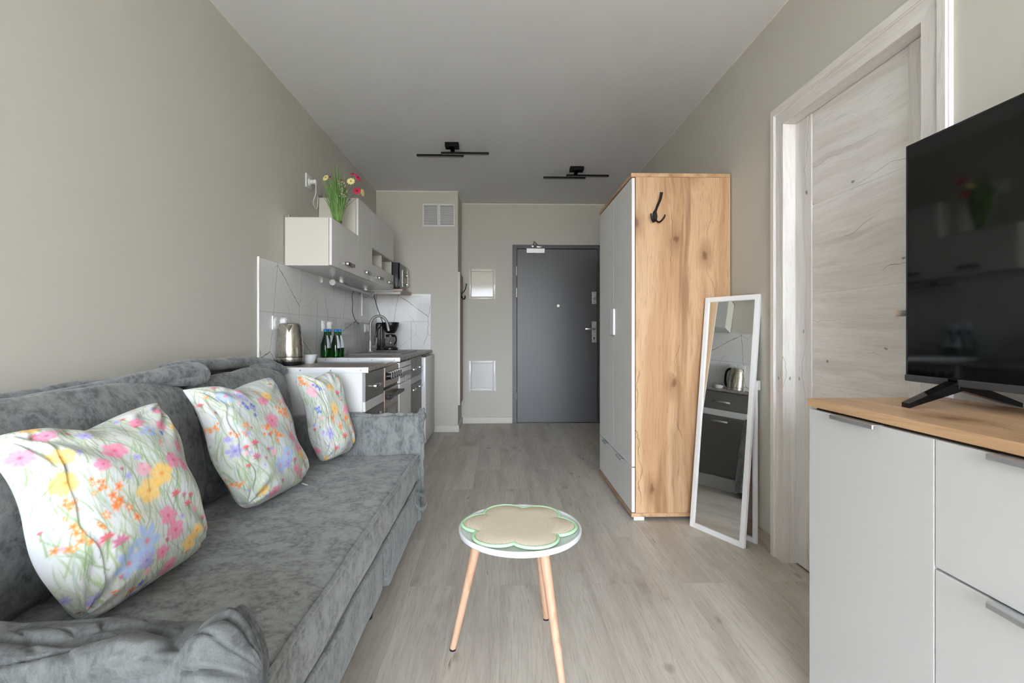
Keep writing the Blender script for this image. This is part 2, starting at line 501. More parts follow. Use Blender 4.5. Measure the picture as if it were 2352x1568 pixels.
def pane_mat():
    m = bpy.data.materials.new('window pane glass'); m.use_nodes = True
    t = m.node_tree; t.nodes.clear()
    o = t.nodes.new('ShaderNodeOutputMaterial'); mx = t.nodes.new('ShaderNodeMixShader')
    tr = t.nodes.new('ShaderNodeBsdfTransparent'); gl = t.nodes.new('ShaderNodeBsdfGlossy')
    gl.inputs['Roughness'].default_value = 0.0
    mx.inputs[0].default_value = 0.06
    t.links.new(tr.outputs[0], mx.inputs[1]); t.links.new(gl.outputs[0], mx.inputs[2]); t.links.new(mx.outputs[0], o.inputs[0])
    return m
M_pane = pane_mat()

def woven():
    m = Mt('woven seagrass', srgb(215, 196, 160), 0.85)
    tc = m.n('TexCoord').outputs['Object']
    sp = m.n('SeparateXYZ'); m.put(sp, 0, tc)
    rr = m.math('SQRT', m.math('ADD', m.math('MULTIPLY', sp.outputs[0], sp.outputs[0]), m.math('MULTIPLY', sp.outputs[1], sp.outputs[1])))
    an = m.math('ARCTAN2', sp.outputs[1], sp.outputs[0])
    ring = m.math('SINE', m.math('MULTIPLY', rr, 2 * PI / 0.0050))
    cb = m.n('CombineXYZ'); m.put(cb, 0, m.math('MULTIPLY', an, 38.0)); m.put(cb, 1, m.math('MULTIPLY', rr, 200.0))
    tw = m.noise(cb.outputs[0], 1.3, 3, 0.65)
    c = m.mix(m.g(tw, 0.3, 0.7), srgb(218, 200, 168), srgb(246, 240, 226))
    big = m.noise(m.co(), 9, 3)
    c = m.mix(m.math('MULTIPLY', m.g(big, 0.4, 0.7), 0.5), c, srgb(234, 222, 196))
    c = m.mix(m.math('MULTIPLY', m.g(ring, -0.2, -1.0), 0.22), c, srgb(176, 156, 122))
    m.color(c)
    m.bump(m.math('ADD', m.math('MULTIPLY', ring, 0.35), tw), 0.5, 0.0015)
    return m.m
M_woven = woven()

def paint_mat():
    m = Mt('printed floral cotton', (1, 1, 1, 1), 0.8)
    a = m.n('VertexColor'); a.layer_name = 'print'
    m.color(a.outputs[0])
    m.p.inputs['Sheen Weight'].default_value = 0.1
    m.bump(m.noise(m.co(), 700, 1), 0.12, 0.001)
    return m.m
M_print = paint_mat()

# ------------------------------------------------------------------ room shell
XL, XR, YB, YP, H = -1.335, 1.325, 5.83, 5.33, 2.60
XP = -0.457
def struct(name, bm, m, smooth=None):
    o = obj(name, bm, m, smooth=smooth); o['kind'] = 'structure'; return o

b = NB(); box(b, XL - .2, XR + .2, YF - .2, YB + .2, -0.1, 0); struct('floor', b, M_floor)
b = NB(); box(b, XL - .2, XR + .2, YF - .2, YB + .2, H, H + .1); struct('ceiling', b, M_ceil)
b = NB(); box(b, XL - .2, XL, YF - .2, YB + .2, 0, H); struct('wall_left', b, M_wall)
# right wall with the doorway
DY0, DY1, DZ = 1.47, 2.29, 2.075
b = NB()
box(b, XR, XR + .2, YF - .2, DY0, 0, H); box(b, XR, XR + .2, DY1, YB + .2, 0, H); box(b, XR, XR + .2, DY0, DY1, DZ, H)
box(b, XR + .12, XR + .2, DY0, DY1, 0, DZ)  # added unseen slab behind the door leaf, stops outside light leaking in
struct('wall_right', b, M_wall)
EX0, EX1, EZ = 0.15, 1.215, 2.105
b = NB()
box(b, XL, EX0, YB, YB + .2, 0, H); box(b, EX1, XR, YB, YB + .2, 0, H); box(b, EX0, EX1, YB, YB + .2, EZ, H)
box(b, EX0, EX1, YB + .12, YB + .2, 0, EZ)
struct('wall_back', b, M_wall)
b = NB(); box(b, XL, XP, YP, YB, 0, H); struct('wall_pier', b, M_wall)
# wall behind the camera with a wide balcony window
wx0, wx1, wz0, wz1 = WIN
b = NB()
box(b, XL, wx0, YF - .2, YF, 0, H); box(b, wx1, XR, YF - .2, YF, 0, H)
box(b, wx0, wx1, YF - .2, YF, 0, wz0); box(b, wx0, wx1, YF - .2, YF, wz1, H)
struct('wall_front', b, M_wall)
w1 = thing('window_1', (0, YF - .06, wz0), 'wide white framed balcony window behind the camera', 'window', kind='structure')
b = NB()
for x0, x1 in ((wx0, wx0 + .07), (wx1 - .07, wx1), (-.04, .04)): box(b, x0, x1, YF - .09, YF - .03, wz0, wz1, .004)
for z0, z1 in ((wz0, wz0 + .07), (wz1 - .07, wz1)): box(b, wx0 + .07, wx1 - .07, YF - .088, YF - .032, z0, z1, .004)
obj('window_frame', b, M_white_plastic, w1)
for x0, x1 in ((wx0 + .07, -.04), (.04, wx1 - .07)):
    b = NB(); box(b, x0, x1, YF - .062, YF - .058, wz0 + .07, wz1 - .07); obj('glass_pane', b, M_pane, w1)

# thin light seam where the wall paint meets the ceiling
b = NB(); box(b, XP, XR, YB - .004, YB, H - .012, H); struct('trim_1', b, M_caulk)
b = NB(); box(b, XL, XP, YP - .004, YP, H - .012, H); box(b, XP - 0.0, XP + .004, YP - .004, YB, H - .008, H); struct('trim_2', b, M_caulk)
b = NB(); box(b, XL, XL + .003, YF, YP, H - .006, H); struct('trim_3', b, M_caulk)
b = NB(); box(b, XR - .003, XR, YF, YB, H - .006, H); struct('trim_4', b, M_caulk)

# skirting boards
b = NB(); box(b, XP + .014, EX0 - .006, YB - .014, YB, 0, .072, .002); struct('baseboard_back', b, M_skirt)
b = NB(); box(b, -.71, XP + .014, YP - .014, YP, 0, .072, .002); box(b, XP, XP + .014, YP, YB, 0, .072, .002); struct('baseboard_pier', b, M_skirt)
b = NB(); box(b, XR - .014, XR, 2.365, 2.785, 0, .078, .002); struct('baseboard_right', b, M_base_wood)
b = NB(); box(b, XL, XL + .014, YF, .65, 0, .078, .002); struct('baseboard_left', b, M_base_wood)

# ---------------- entrance door (door_1)
d1 = thing('door_1', (.68, YB, 0), 'anthracite steel entrance door with closer in the back wall', 'door', kind='structure')
b = NB()
box(b, .144, .196, YB - .012, YB + .06, 0, 2.112, .002); box(b, 1.16, 1.215, YB - .012, YB + .06, 0, 2.112, .002)
box(b, .196, 1.16, YB - .012, YB + .06, 2.066, 2.112, .002)
obj('door_frame', b, M_door_frame, d1)
b = NB(); box(b, .20, 1.157, YB - .004, YB + .045, .008, 2.062, .003); leaf = obj('door_leaf', b, M_door, d1)
b = NB(); box(b, .196, 1.16, YB - .005, YB + .06, 0, .006); obj('threshold', b, M_black, d1)
for z0, z1 in ((1.745, 1.855), (1.49, 1.60), (.285, .39)):
    b = NB(); cyl(b, (.193, YB - .016, z0), (.193, YB - .016, z1), .008, n=12); obj('hinge', b, M_chrome, d1, 40)
b = NB(); box(b, .305, .527, YB - .052, YB - .004, 2.006, 2.066, .006); cl = obj('door_closer', b, M_tape, d1)
tag(cl, 'pale door closer box at the top of the leaf')
b = NB()
cyl(b, (.385, YB - .03, 1.985), (.385, YB - .03, 2.088), .010, n=12)
box(b, .365, .405, YB - .045, YB - .020, 2.085, 2.10, .003)
tube(b, [(.385, YB - .035, 2.092), (.40, YB - .035, 2.15), (.43, YB - .03, 2.115), (.47, YB - .02, 2.09)], .008, 8)
box(b, .43, .50, YB - .022, YB - .012, 2.078, 2.10, .002)
obj('closer_arm', b, M_chrome, cl, 40)
b = NB(); cyl(b, (.688, YB - .012, 1.391), (.688, YB - .004, 1.391), .016, n=20); cyl(b, (.688, YB - .014, 1.391), (.688, YB - .012, 1.391), .011, n=20)
obj('peephole', b, M_tape, d1, 40)
b = NB(); box(b, 1.088, 1.142, YB - .012, YB - .004, 1.412, 1.557, .002); lp = obj('lock_plate', b, M_tape, d1)
b = NB(); cyl(b, (1.116, YB - .034, 1.475), (1.116, YB - .012, 1.475), .019, n=20); obj('lock_knob', b, M_chrome, lp, 40)
for z in (1.43, 1.545):
    b = NB(); cyl(b, (1.115, YB - .014, z), (1.115, YB - .012, z), .005, n=10); obj('screw', b, M_black, lp)
b = NB(); box(b, 1.088, 1.142, YB - .012, YB - .004, .955, 1.205, .002); hp = obj('handle_plate', b, M_tape, d1)
b = NB(); cyl(b, (1.115, YB - .05, 1.115), (1.115, YB - .012, 1.115), .011, n=14); box(b, 1.0, 1.125, YB - .062, YB - .045, 1.103, 1.127, .004)
obj('door_handle', b, M_chrome, hp, 40)
b = NB(); cyl(b, (1.115, YB - .014, 1.01), (1.115, YB - .012, 1.01), .009, n=14); box(b, 1.111, 1.119, YB - .014, YB - .012, .985, 1.01)
for z in (.968, 1.085, 1.193): cyl(b, (1.115, YB - .014, z), (1.115, YB - .012, z), .004, n=10)
obj('keyhole', b, M_black, hp)

# ---------------- inner door in the right wall (door_2)
d2 = thing('door_2', (XR, 1.88, 0), 'bleached oak interior door with horizontal panels in the right wall', 'door', kind='structure')
oy0, oy1, oz = 1.407, 2.354, 2.138
def prism_x(bm, poly, x0, x1, mi=0):
    """poly: list of (y,z) outline, extruded from x0 to x1"""
    A = [bm.verts.new((x0, y, z)) for y, z in poly]; B = [bm.verts.new((x1, y, z)) for y, z in poly]
    bm.faces.new(A).material_index = mi; bm.faces.new(B[::-1]).material_index = mi
    n = len(poly)
    for i in range(n): bm.faces.new((A[i], B[i], B[(i + 1) % n], A[(i + 1) % n])).material_index = mi
# outer lip and inner flat of the casing, mitred at the corners
w1_, w2_ = .040, .098
for nm, polys, mm in (
    ('side_casing', ([(oy1, 0), (oy1, oz), (oy1 - w1_, oz - w1_), (oy1 - w1_, 0)], [(oy1 - w1_, 0), (oy1 - w1_, oz - w1_), (oy1 - w2_, oz - w2_), (oy1 - w2_, 0)]), M_white_oak_z),
    ('side_casing', ([(oy0, 0), (oy0, oz), (oy0 + w1_, oz - w1_), (oy0 + w1_, 0)], [(oy0 + w1_, 0), (oy0 + w1_, oz - w1_), (oy0 + w2_, oz - w2_), (oy0 + w2_, 0)]), M_white_oak_z),
    ('head_casing', ([(oy0, oz), (oy1, oz), (oy1 - w1_, oz - w1_), (oy0 + w1_, oz - w1_)], [(oy0 + w1_, oz - w1_), (oy1 - w1_, oz - w1_), (oy1 - w2_, oz - w2_), (oy0 + w2_, oz - w2_)]), M_white_oak_y)):
    b = NB()
    prism_x(b, polys[0], XR - .020, XR)
    prism_x(b, polys[1], XR - .012, XR + .001)
    bmesh.ops.bevel(b, geom=[e for e in b.edges if e.calc_length() > .3 and all(abs(v.co.x - (XR - .020)) < 1e-5 for v in e.verts)], offset=.006, segments=3, affect='EDGES')
    obj(nm, b, mm, d2, 30)
iy0, iy1, iz = oy0 + w2_, oy1 - w2_, oz - w2_
# jamb lining
b = NB()
box(b, XR + .0012, XR + .095, iy1 - .0005, iy1 + .02, 0, iz + .02); box(b, XR + .0012, XR + .095, iy0 - .02, iy0 + .0005, 0, iz + .02)
obj('jamb', b, M_white_oak_z, d2)
b = NB(); box(b, XR + .0012, XR + .095, iy0 + .0006, iy1 - .0006, iz - .0005, iz + .02); obj('head_jamb', b, M_white_oak_y, d2)
lx = XR + .047
lf = None
b = NB()
sw = .118
box(b, lx, lx + .04, iy1 - sw, iy1 - .001, .008, iz - .002, .002); box(b, lx, lx + .04, iy0 + .001, iy0 + sw, .008, iz - .002, .002)
lf = obj('door_stile', b, M_white_oak_z, d2)
py0, py1 = iy0 + sw, iy1 - sw
zs = [.008, .062, .452, .842, 1.235, 1.628, iz + .003]
for i in range(len(zs) - 1):
    b = NB(); box(b, lx + .004, lx + .036, py0, py1, zs[i] + .005, zs[i + 1] - .005, .003)
    obj('door_panel', b, M_white_oak_y, d2)
b = NB()
box(b, lx + .0065, lx + .034, py0, py1, .01, iz - .01)  # white colour stands for the light caught along the panel grooves
obj('groove_highlight', b, M_groove_highlight, d2)
b = NB(); box(b, lx - .008, lx - .0005, 1.515, 1.565, 1.03, 1.21, .002); dh = obj('handle_plate', b, M_chrome, d2)
b = NB(); cyl(b, (lx - .05, 1.54, 1.134), (lx - .006, 1.54, 1.134), .009, n=12); box(b, lx - .058, lx - .044, 1.53, 1.606, 1.124, 1.144, .003)
obj('door_handle', b, M_chrome, dh, 40)

# ------------------------------------------------------------------ kitchen
WT1, WT2 = .878, .888
WXF = -.73      # front edge of the worktops
FX = -.745      # cabinet fronts
CY = [2.737, 3.17, 3.175, 3.597, 3.602, 4.06, 4.062, 4.68, 4.69, 5.31]

def tiles(name, rects, label, horizontal):
    t = thing(name, rects['base'], label, 'backsplash')
    b = NB()
    for (a0, a1, z0, z1) in rects['t']:
        if horizontal: box(b, a0 + .0008, a1 - .0008, YP - .009, YP, z0 + .0008, z1 - .0008, .0008, 1)
        else: box(b, XL, XL + .009, a0 + .0008, a1 - .0008, z0 + .0008, z1 - .0008, .0008, 1)
    obj('tile_panel', b, M_tile, t)
    return t
jy = [2.742, 3.29, 3.87, 4.45, 5.03, YP - .0095]
rr = []
for a, c in zip(jy, jy[1:]): rr += [(a, c, .87, 1.19), (a, c, 1.19, 1.488)]
tl = tiles('tile_backsplash', dict(base=(XL, 2.74, .87), t=rr), 'marble look tile backsplash along the left kitchen wall', False)
b = NB(); box(b, XL, XL + .011, 2.733, 2.742, .87, 1.490, .002); box(b, XL, XL + .011, 2.742, YP - .01, 1.488, 1.491); obj('edge_profile', b, M_tile_edge, tl)
tiles('tile_backsplash', dict(base=(XL, YP, .87), t=[(XL + .0095, -.958, .87, 1.19), (-.958, -.748, .87, 1.19), (XL + .0095, -.748, 1.19, 1.488)]),
      'marble look tile backsplash on the pier beside the coffee maker', True)

def worktop(y0, y1, zt, label, cut=None):
    t = thing('kitchen_worktop', ((XL + WXF) / 2, (y0 + y1) / 2, zt - .028), label, 'worktop')
    b = NB()
    x0, x1 = XL + .0095, WXF
    prof = [(x0, zt - .028), (x1 - .012, zt - .028)]
    for k in range(7):
        a = -PI / 2 + PI * k / 6
        prof.append((x1 - .014 + .014 * math.cos(a), zt - .014 + .014 * math.sin(a)))
    prof += [(x0, zt)]
    A = [b.verts.new((x, y0, z)) for x, z in prof]; B = [b.verts.new((x, y1, z)) for x, z in prof]
    b.faces.new(A); b.faces.new(B[::-1])
    for i in range(len(prof)): b.faces.new((A[i], B[i], B[(i + 1) % len(prof)], A[(i + 1) % len(prof)]))
    obj('worktop_slab', b, M_worktop, t, 30)
    b = NB()
    box(b, x0, x1 + .002, y0 - .003, y0 - .0002, zt - .030, zt + .001, .004, 3)
    st = obj('end_strip', b, M_white_lacq, t, 40)
    for k in range(4):
        x = x0 + .06 + (x1 - x0 - .10) * k / 3
        b = NB(); cyl(b, (x, y0 - .004, zt - .015), (x, y0 - .003, zt - .015), .0032, n=8); obj('screw', b, M_chrome, st)
    return t
worktop(2.737, 3.172, WT1, 'short stone grey worktop under the kettle')
worktop(3.600, YP - .0095, WT2, 'long stone grey worktop around the sink')

def bar_handle_y(name, x, y, z, L, parent, m=M_chrome, h=.009, d=.024):
    b = NB()
    box(b, x + d - .006, x + d, y - L / 2, y + L / 2, z - h, z + h, .002)
    box(b, x, x + d - .005, y - L / 2, y - L / 2 + .012, z - h * .8, z + h * .8, .001); box(b, x, x + d - .005, y + L / 2 - .012, y + L / 2, z - h * .8, z + h * .8, .001)
    return obj(name, b, m, parent, 40)

def base_cab(y0, y1, zt, label, ndraw, ndoor, end_panel=False):
    t = thing('base_cabinet', ((XL + FX) / 2, (y0 + y1) / 2, 0), label, 'cabinet', 'base cabinets of the kitchen')
    b = NB(); box(b, XL + .012, FX - .017, y0, y1, .10, zt - .030, .001); obj('cabinet_body', b, M_white_matt, t)
    b = NB(); box(b, XL + .012, FX - .035, y0 + .002, y1 - .002, 0, .10); obj('plinth', b, M_white_matt, t)
    # drawer, white rail, door, white toe board as in the mirror image
    w = (y1 - y0) / ndraw
    for k in range(ndraw):
        a0, a1 = y0 + w * k + .002, y0 + w * (k + 1) - .002
        b = NB(); box(b, FX - .016, FX, a0, a1, .690, zt - .032, .0015); dr = obj('drawer_front', b, M_graphite, t)
        bar_handle_y('handle', FX, (a0 + a1) / 2, .758, .14 if ndraw == 1 else .12, dr)
    b = NB(); box(b, FX - .016, FX - .001, y0 + .002, y1 - .002, .632, .687, .001); obj('rail', b, M_white_matt, t)
    w = (y1 - y0) / ndoor
    for k in range(ndoor):
        a0, a1 = y0 + w * k + .002, y0 + w * (k + 1) - .002
        b = NB(); box(b, FX - .016, FX, a0, a1, .112, .629, .0015); dr = obj('cabinet_door', b, M_graphite, t)
        bar_handle_y('handle', FX, (a0 + a1) / 2, .585, .14, dr)
    if end_panel:
        b = NB(); box(b, FX - .016, FX - .0005, y0 - .0012, y0 + .0015, .112, .629); box(b, FX - .016, FX - .0005, y0 - .0012, y0 + .0015, .690, zt - .033)
        obj('edge_band', b, M_graph_edge, t)
        b = NB()
        cyl(b, (-.95, y0 - .001, zt - .045), (-.95, y0 + .001, zt - .045), .006, n=12)
        obj('cam_cover', b, M_chrome, t)
    b = NB(); box(b, FX - .034, FX - .012, y0, y1, 0, .105, .001); obj('toe_board', b, M_white_matt, t)
    return t
base_cab(2.739, 3.168, WT1, 'narrow graphite base cabinet with white end panel behind the sofa arm', 1, 1, True)
base_cab(4.064, 4.678, WT2, 'wide graphite base cabinet with two drawers below the sink', 2, 2)

# ---------------- cooker
ck = thing('cooker', (-1.04, 3.385, 0), 'freestanding cooker with steel control panel and black knobs', 'cooker')
y0, y1 = 3.176, 3.596
b = NB(); box(b, XL + .02, FX - .02, y0, y1, .02, .845, .003); obj('cooker_body', b, M_appl, ck)
b = NB(); box(b, XL + .02, FX - .004, y0 + .001, y1 - .001, .845, .858, .003); obj('hob_frame', b, M_steel_panel, ck)
b = NB(); box(b, XL + .04, FX - .03, y0 + .012, y1 - .012, .858, .862, .001); obj('hob_glass', b, M_black_gloss, ck)
b = NB(); box(b, FX - .02, FX + .006, y0, y1, .720, .845, .003); cp = obj('control_panel', b, M_steel_panel, ck)
for k in range(6):
    yk = y0 + .045 + k * .066
    b = NB(); cyl(b, (FX + .006, yk, .787), (FX + .012, yk, .787), .027, n=24); cyl(b, (FX + .012, yk, .787), (FX + .038, yk, .787), .023, .021, n=24)
    kn = obj('knob', b, M_black, cp, 40)
    b = NB(); box(b, FX + .0385, FX + .040, yk - .003, yk + .003, .775, .808)
    box(b, FX + .012, FX + .038, yk - .0025, yk + .0025, .808, .8115); obj('pointer', b, M_white_plastic, kn)
b = NB(); box(b, FX - .02, FX - .004, y0 + .004, y1 - .004, .705, .716); obj('vent_slot', b, M_black, ck)
b = NB(); box(b, FX - .02, FX + .004, y0 + .002, y1 - .002, .20, .700, .004); od = obj('oven_door', b, M_steel_panel, ck)
b = NB(); box(b, FX + .0045, FX + .006, y0 + .05, y1 - .05, .30, .58, .0005); obj('oven_glass', b, M_black_gloss, od)
b = NB()
box(b, FX + .032, FX + .052, y0 + .012, y1 - .012, .648, .668, .004)
box(b, FX + .004, FX + .040, y0 + .020, y0 + .045, .640, .668, .003); box(b, FX + .004, FX + .040, y1 - .045, y1 - .020, .640, .668, .003)
obj('oven_handle', b, M_black, od)
b = NB(); box(b, FX - .02, FX + .002, y0 + .002, y1 - .002, .055, .195, .003); obj('storage_drawer', b, M_appl, ck)
for yy in (y0 + .03, y1 - .03):
    for xx in (XL + .06, FX - .06):
        b = NB(); cyl(b, (xx, yy, 0), (xx, yy, .02), .015, n=12); obj('foot', b, M_black, ck)

# ---------------- dishwasher
dw = thing('dishwasher', (-1.04, 3.83, 0), 'white dishwasher between the cooker and the sink cabinet', 'dishwasher')
y0, y1 = 3.604, 4.058
b = NB(); box(b, XL + .02, FX - .012, y0, y1, .02, .848, .002); obj('dishwasher_body', b, M_appl, dw)
b = NB(); box(b, FX - .012, FX + .012, y0 + .001, y1 - .001, .812, .850, .003); obj('top_edge', b, M_appl, dw)
b = NB(); box(b, FX - .012, FX + .014, y0 + .001, y1 - .001, .700, .806, .004); cp = obj('control_panel', b, M_appl, dw)
b = NB(); box(b, FX + .0142, FX + .0155, y0 + .02, y1 - .02, .735, .775); box(b, FX + .0142, FX + .0155, y0 + .17, y0 + .29, .712, .735); obj('display_strip', b, simple('grey display strip', srgb(150, 148, 145), .4), cp)
b = NB(); box(b, FX + .0156, FX + .018, y0 + .18, y0 + .28, .700, .742, .001); obj('grip', b, M_white_plastic, cp)
b = NB(); box(b, FX - .012, FX + .012, y0 + .001, y1 - .001, .12, .696, .003); dd = obj('dishwasher_door', b, M_appl, dw)
b = NB(); box(b, FX - .05, FX - .03, y0 + .01, y1 - .01, 0, .115); obj('kick_plate', b, M_appl, dw)
b = NB(); box(b, FX + .0121, FX + .0125, y0 + .01, y0 + .03, .59, .65); obj('sticker', b, simple('faded red sticker', srgb(226, 196, 190), .5), dd)

# ---------------- small fridge under the worktop
fr = thing('refrigerator', (-1.02, 5.0, 0), 'small white refrigerator under the worktop against the pier', 'refrigerator')
y0, y1 = 4.70, 5.305
b = NB(); box(b, XL + .03, FX - .02, y0, y1, .015, .848, .004); obj('fridge_body', b, M_appl, fr)
b = NB(); box(b, FX - .014, -.708, y0 + .0, y1, .018, .838, .010, 3); fd = obj('fridge_door', b, M_appl, fr, 40)
b = NB(); box(b, FX - .02, -.712, y0 + .04, y0 + .10, .838, .850, .002); obj('hinge_cover', b, M_black, fr)
b = NB(); box(b, -.90, -.76, y0 + .02, y1 - .02, 0, .015); obj('foot', b, M_black, fr)

# ---------------- sink and tap
sk = thing('kitchen_sink', (-1.05, 4.55, WT2), 'grey composite inset sink with drainer in the long worktop', 'sink')
b = NB()
sx0, sx1, sy0, sy1 = -1.27, -.83, 4.16, 4.94
bx0, bx1, by0, by1 = -1.17, -.88, 4.50, 4.90
box(b, sx0, sx1, sy0, by0, WT2 - .001, WT2 + .008, .003); box(b, sx0, sx1, by1, sy1, WT2 - .001, WT2 + .008, .003)
box(b, sx0, bx0, by0, by1, WT2 - .001, WT2 + .008, .002); box(b, bx1, sx1, by0, by1, WT2 - .001, WT2 + .008, .002)
for k in range(6): box(b, -1.12 + k * .04, -1.11 + k * .04, sy0 + .05, by0 - .05, WT2 + .008, WT2 + .011, .001)
obj('sink_rim', b, M_granite, sk)
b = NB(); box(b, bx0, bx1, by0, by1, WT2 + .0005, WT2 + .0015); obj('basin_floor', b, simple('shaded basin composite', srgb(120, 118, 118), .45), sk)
tp = thing('kitchen_tap', (-1.165, 4.44, WT2 + .009), 'grey swan neck mixer tap standing on the sink', 'tap')
tx, ty, tz = -1.165, 4.44, WT2 + .0085
b = NB(); cyl(b, (tx, ty, tz), (tx, ty, tz + .012), .030, .027); cyl(b, (tx, ty, tz + .012), (tx, ty, tz + .10), .022, .021); obj('tap_body', b, M_tap, tp, 40)
b = NB()
pts = [(tx, ty, tz + .10), (tx, ty, tz + .235)]
for k in range(1, 13):
    a = PI - PI * .94 * k / 12
    pts.append((tx + .075 + .075 * math.cos(a), ty + (1 - math.cos(PI * k / 24)) * .02, tz + .235 + .09 * math.sin(a)))
pts.append((tx + .160, ty + .02, tz + .19))
tube(b, pts, .0125, 14); obj('spout', b, M_tap, tp, 50)
b = NB(); cyl(b, (tx, ty, tz + .045), (tx + .055, ty - .01, tz + .045), .017, .019); tube(b, [(tx + .05, ty - .01, tz + .05), (tx + .058, ty - .012, tz + .09), (tx + .062, ty - .014, tz + .13)], [.008, .007, .006], 10); obj('lever', b, M_tap, tp, 40)

# ---------------- wall cabinets
UX = -1.042
ZB, ZA, ZC = 1.488, 1.784, 2.06
def wall_cab(y0, y1, z0, z1, label):
    t = thing('wall_cabinet', ((XL + UX) / 2, (y0 + y1) / 2, z0), label, 'cabinet', 'wall cabinets above the worktop')
    b = NB()
    return t
def carcass(t, y0, y1, z0, z1, niche=None):
    b = NB(); th = .016; x0, x1 = XL + .004, UX - .0185
    box(b, x0, x1, y0, y0 + th, z0, z1, .0008, 1); box(b, x0, x1, y1 - th, y1, z0, z1, .0008, 1)
    box(b, x0, x1, y0 + th, y1 - th, z0, z0 + th); box(b, x0, x1, y0 + th, y1 - th, z1 - th, z1)
    box(b, x0, x0 + .004, y0 + th, y1 - th, z0 + th, z1 - th)
    if niche:
        for z in niche: box(b, x0, x1, y0 + th, y1 - th, z - .008, z + .008)
        ym = (y0 + y1) / 2
        box(b, x0 + .004, x1, ym - .008, ym + .008, niche[0] + .008, niche[1] - .008)
    o = obj('carcass', b, M_cream_side, t)
    b = NB(); box(b, x0, x1 - .002, y0 + .001, y1 - .001, z0 - .0015, z0 + .0002); obj('glossy_underside', b, M_white_gloss, t)
    return o
def front(t, y0, y1, z0, z1, hz=None, hy=None, hl=.13, nm='cabinet_door'):
    b = NB(); box(b, UX - .016, UX, y0 + .0015, y1 - .0015, z0 + .001, z1 - .001, .001, 1)
    o = obj(nm, b, M_white_gloss, t)
    for y in (hy or []): bar_handle_y('handle', UX, y, hz, hl, o, M_steel_dark, .011, .026)
    return o
M_steel_dark = simple('dark nickel handle', srgb(135, 132, 128), 0.25, 0.9)
ya, yb_, yc, yd = 3.069, 3.640, 4.032, 4.834
t = wall_cab(ya, yb_, ZB, ZA, 'low white wall cabinet carrying the flower bundle')
carcass(t, ya, yb_ - .001, ZB, ZA); front(t, ya, yb_, ZB, ZA, 1.536, [3.40], .15)
b = NB(); box(b, XL + .002, XL + .03, ya + .005, ya + .03, ZA, ZA + .018, .002); box(b, XL + .002, XL + .008, ya - .006, ya, ZB - .0, ZA + .01); obj('hanging_bracket', b, M_chrome, t)
t = tall_cab = wall_cab(yb_, yc, ZB, ZC, 'tall white wall cabinet in the middle with one handle')
carcass(t, yb_, yc - .001, ZB, ZC); front(t, yb_, yc, ZB, ZC, 1.536, [3.86], .12)
b = NB(); box(b, XL + .002, XL + .03, yb_ + .005, yb_ + .03, ZC, ZC + .018, .002)
obj('hanging_bracket', b, M_chrome, t)
for xx in (-1.255, -1.105):
    b = NB(); cyl(b, (xx, yb_ - .001, ZC - .012), (xx, yb_ + .001, ZC - .012), .006, n=10); obj('cam_cover', b, M_chrome, t)
t = wall_cab(yc, yd, ZB, ZC, 'wide white wall cabinet with lift up flap over an open niche')
carcass(t, yc, yd, ZB, ZC, (1.625, 1.768)); front(t, yc, yd, 1.762, ZC, nm='flap_door')
front(t, yc, yd, ZB, 1.630, 1.538, [4.255, 4.62], .13, 'drawer_front')

sh = thing('wall_shelf', (-1.15, 5.09, 1.476), 'beige wooden wall shelf carrying the microwave', 'shelf')
b = NB(); box(b, XL + .001, -.957, 4.850, YP - .001, 1.476, 1.500, .001, 1); obj('shelf_board', b, M_shelf, sh)
b = NB(); box(b, XL + .001, -1.05, 4.846, 4.8499, 1.474, 1.502, .001, 1); box(b, XL + .001, -.99, 4.90, 4.916, 1.452, 1.476); obj('shelf_bracket', b, M_white_matt, sh)

mw = thing('microwave_oven', (-1.17, 5.08, 1.5), 'black microwave oven with chrome knobs on the beige shelf', 'microwave')
mx, my0, my1, mz0, mz1 = -1.005, 4.875, 5.305, 1.508, 1.765
b = NB(); box(b, XL + .02, mx, my0, my1, mz0, mz1, .006); obj('microwave_case', b, M_black, mw)
b = NB(); box(b, mx, mx + .014, my0 + .002, my1 - .12, mz0 + .004, mz1 - .004, .004); md = obj('microwave_door', b, M_black_gloss, mw)
b = NB(); tube(b, [(mx + .014, my1 - .15, mz0 + .04), (mx + .042, my1 - .15, mz0 + .045), (mx + .042, my1 - .15, mz1 - .045), (mx + .014, my1 - .15, mz1 - .04)], .006, 8); obj('handle', b, M_chrome, md, 40)
b = NB(); box(b, mx, mx + .014, my1 - .118, my1 - .002, mz0 + .004, mz1 - .004, .003); mp_ = obj('control_panel', b, M_steel_panel, mw)
for z in (mz0 + .07, mz0 + .165):
    b = NB(); cyl(b, (mx + .014, my1 - .06, z), (mx + .034, my1 - .06, z), .023, .020); obj('knob', b, M_chrome, mp_, 40)
for yy in (my0 + .04, my1 - .04):
    for xx in (XL + .06, mx - .04):
        b = NB(); cyl(b, (xx, yy, 1.5), (xx, yy, 1.509), .012, n=10); obj('foot', b, M_black, mw)

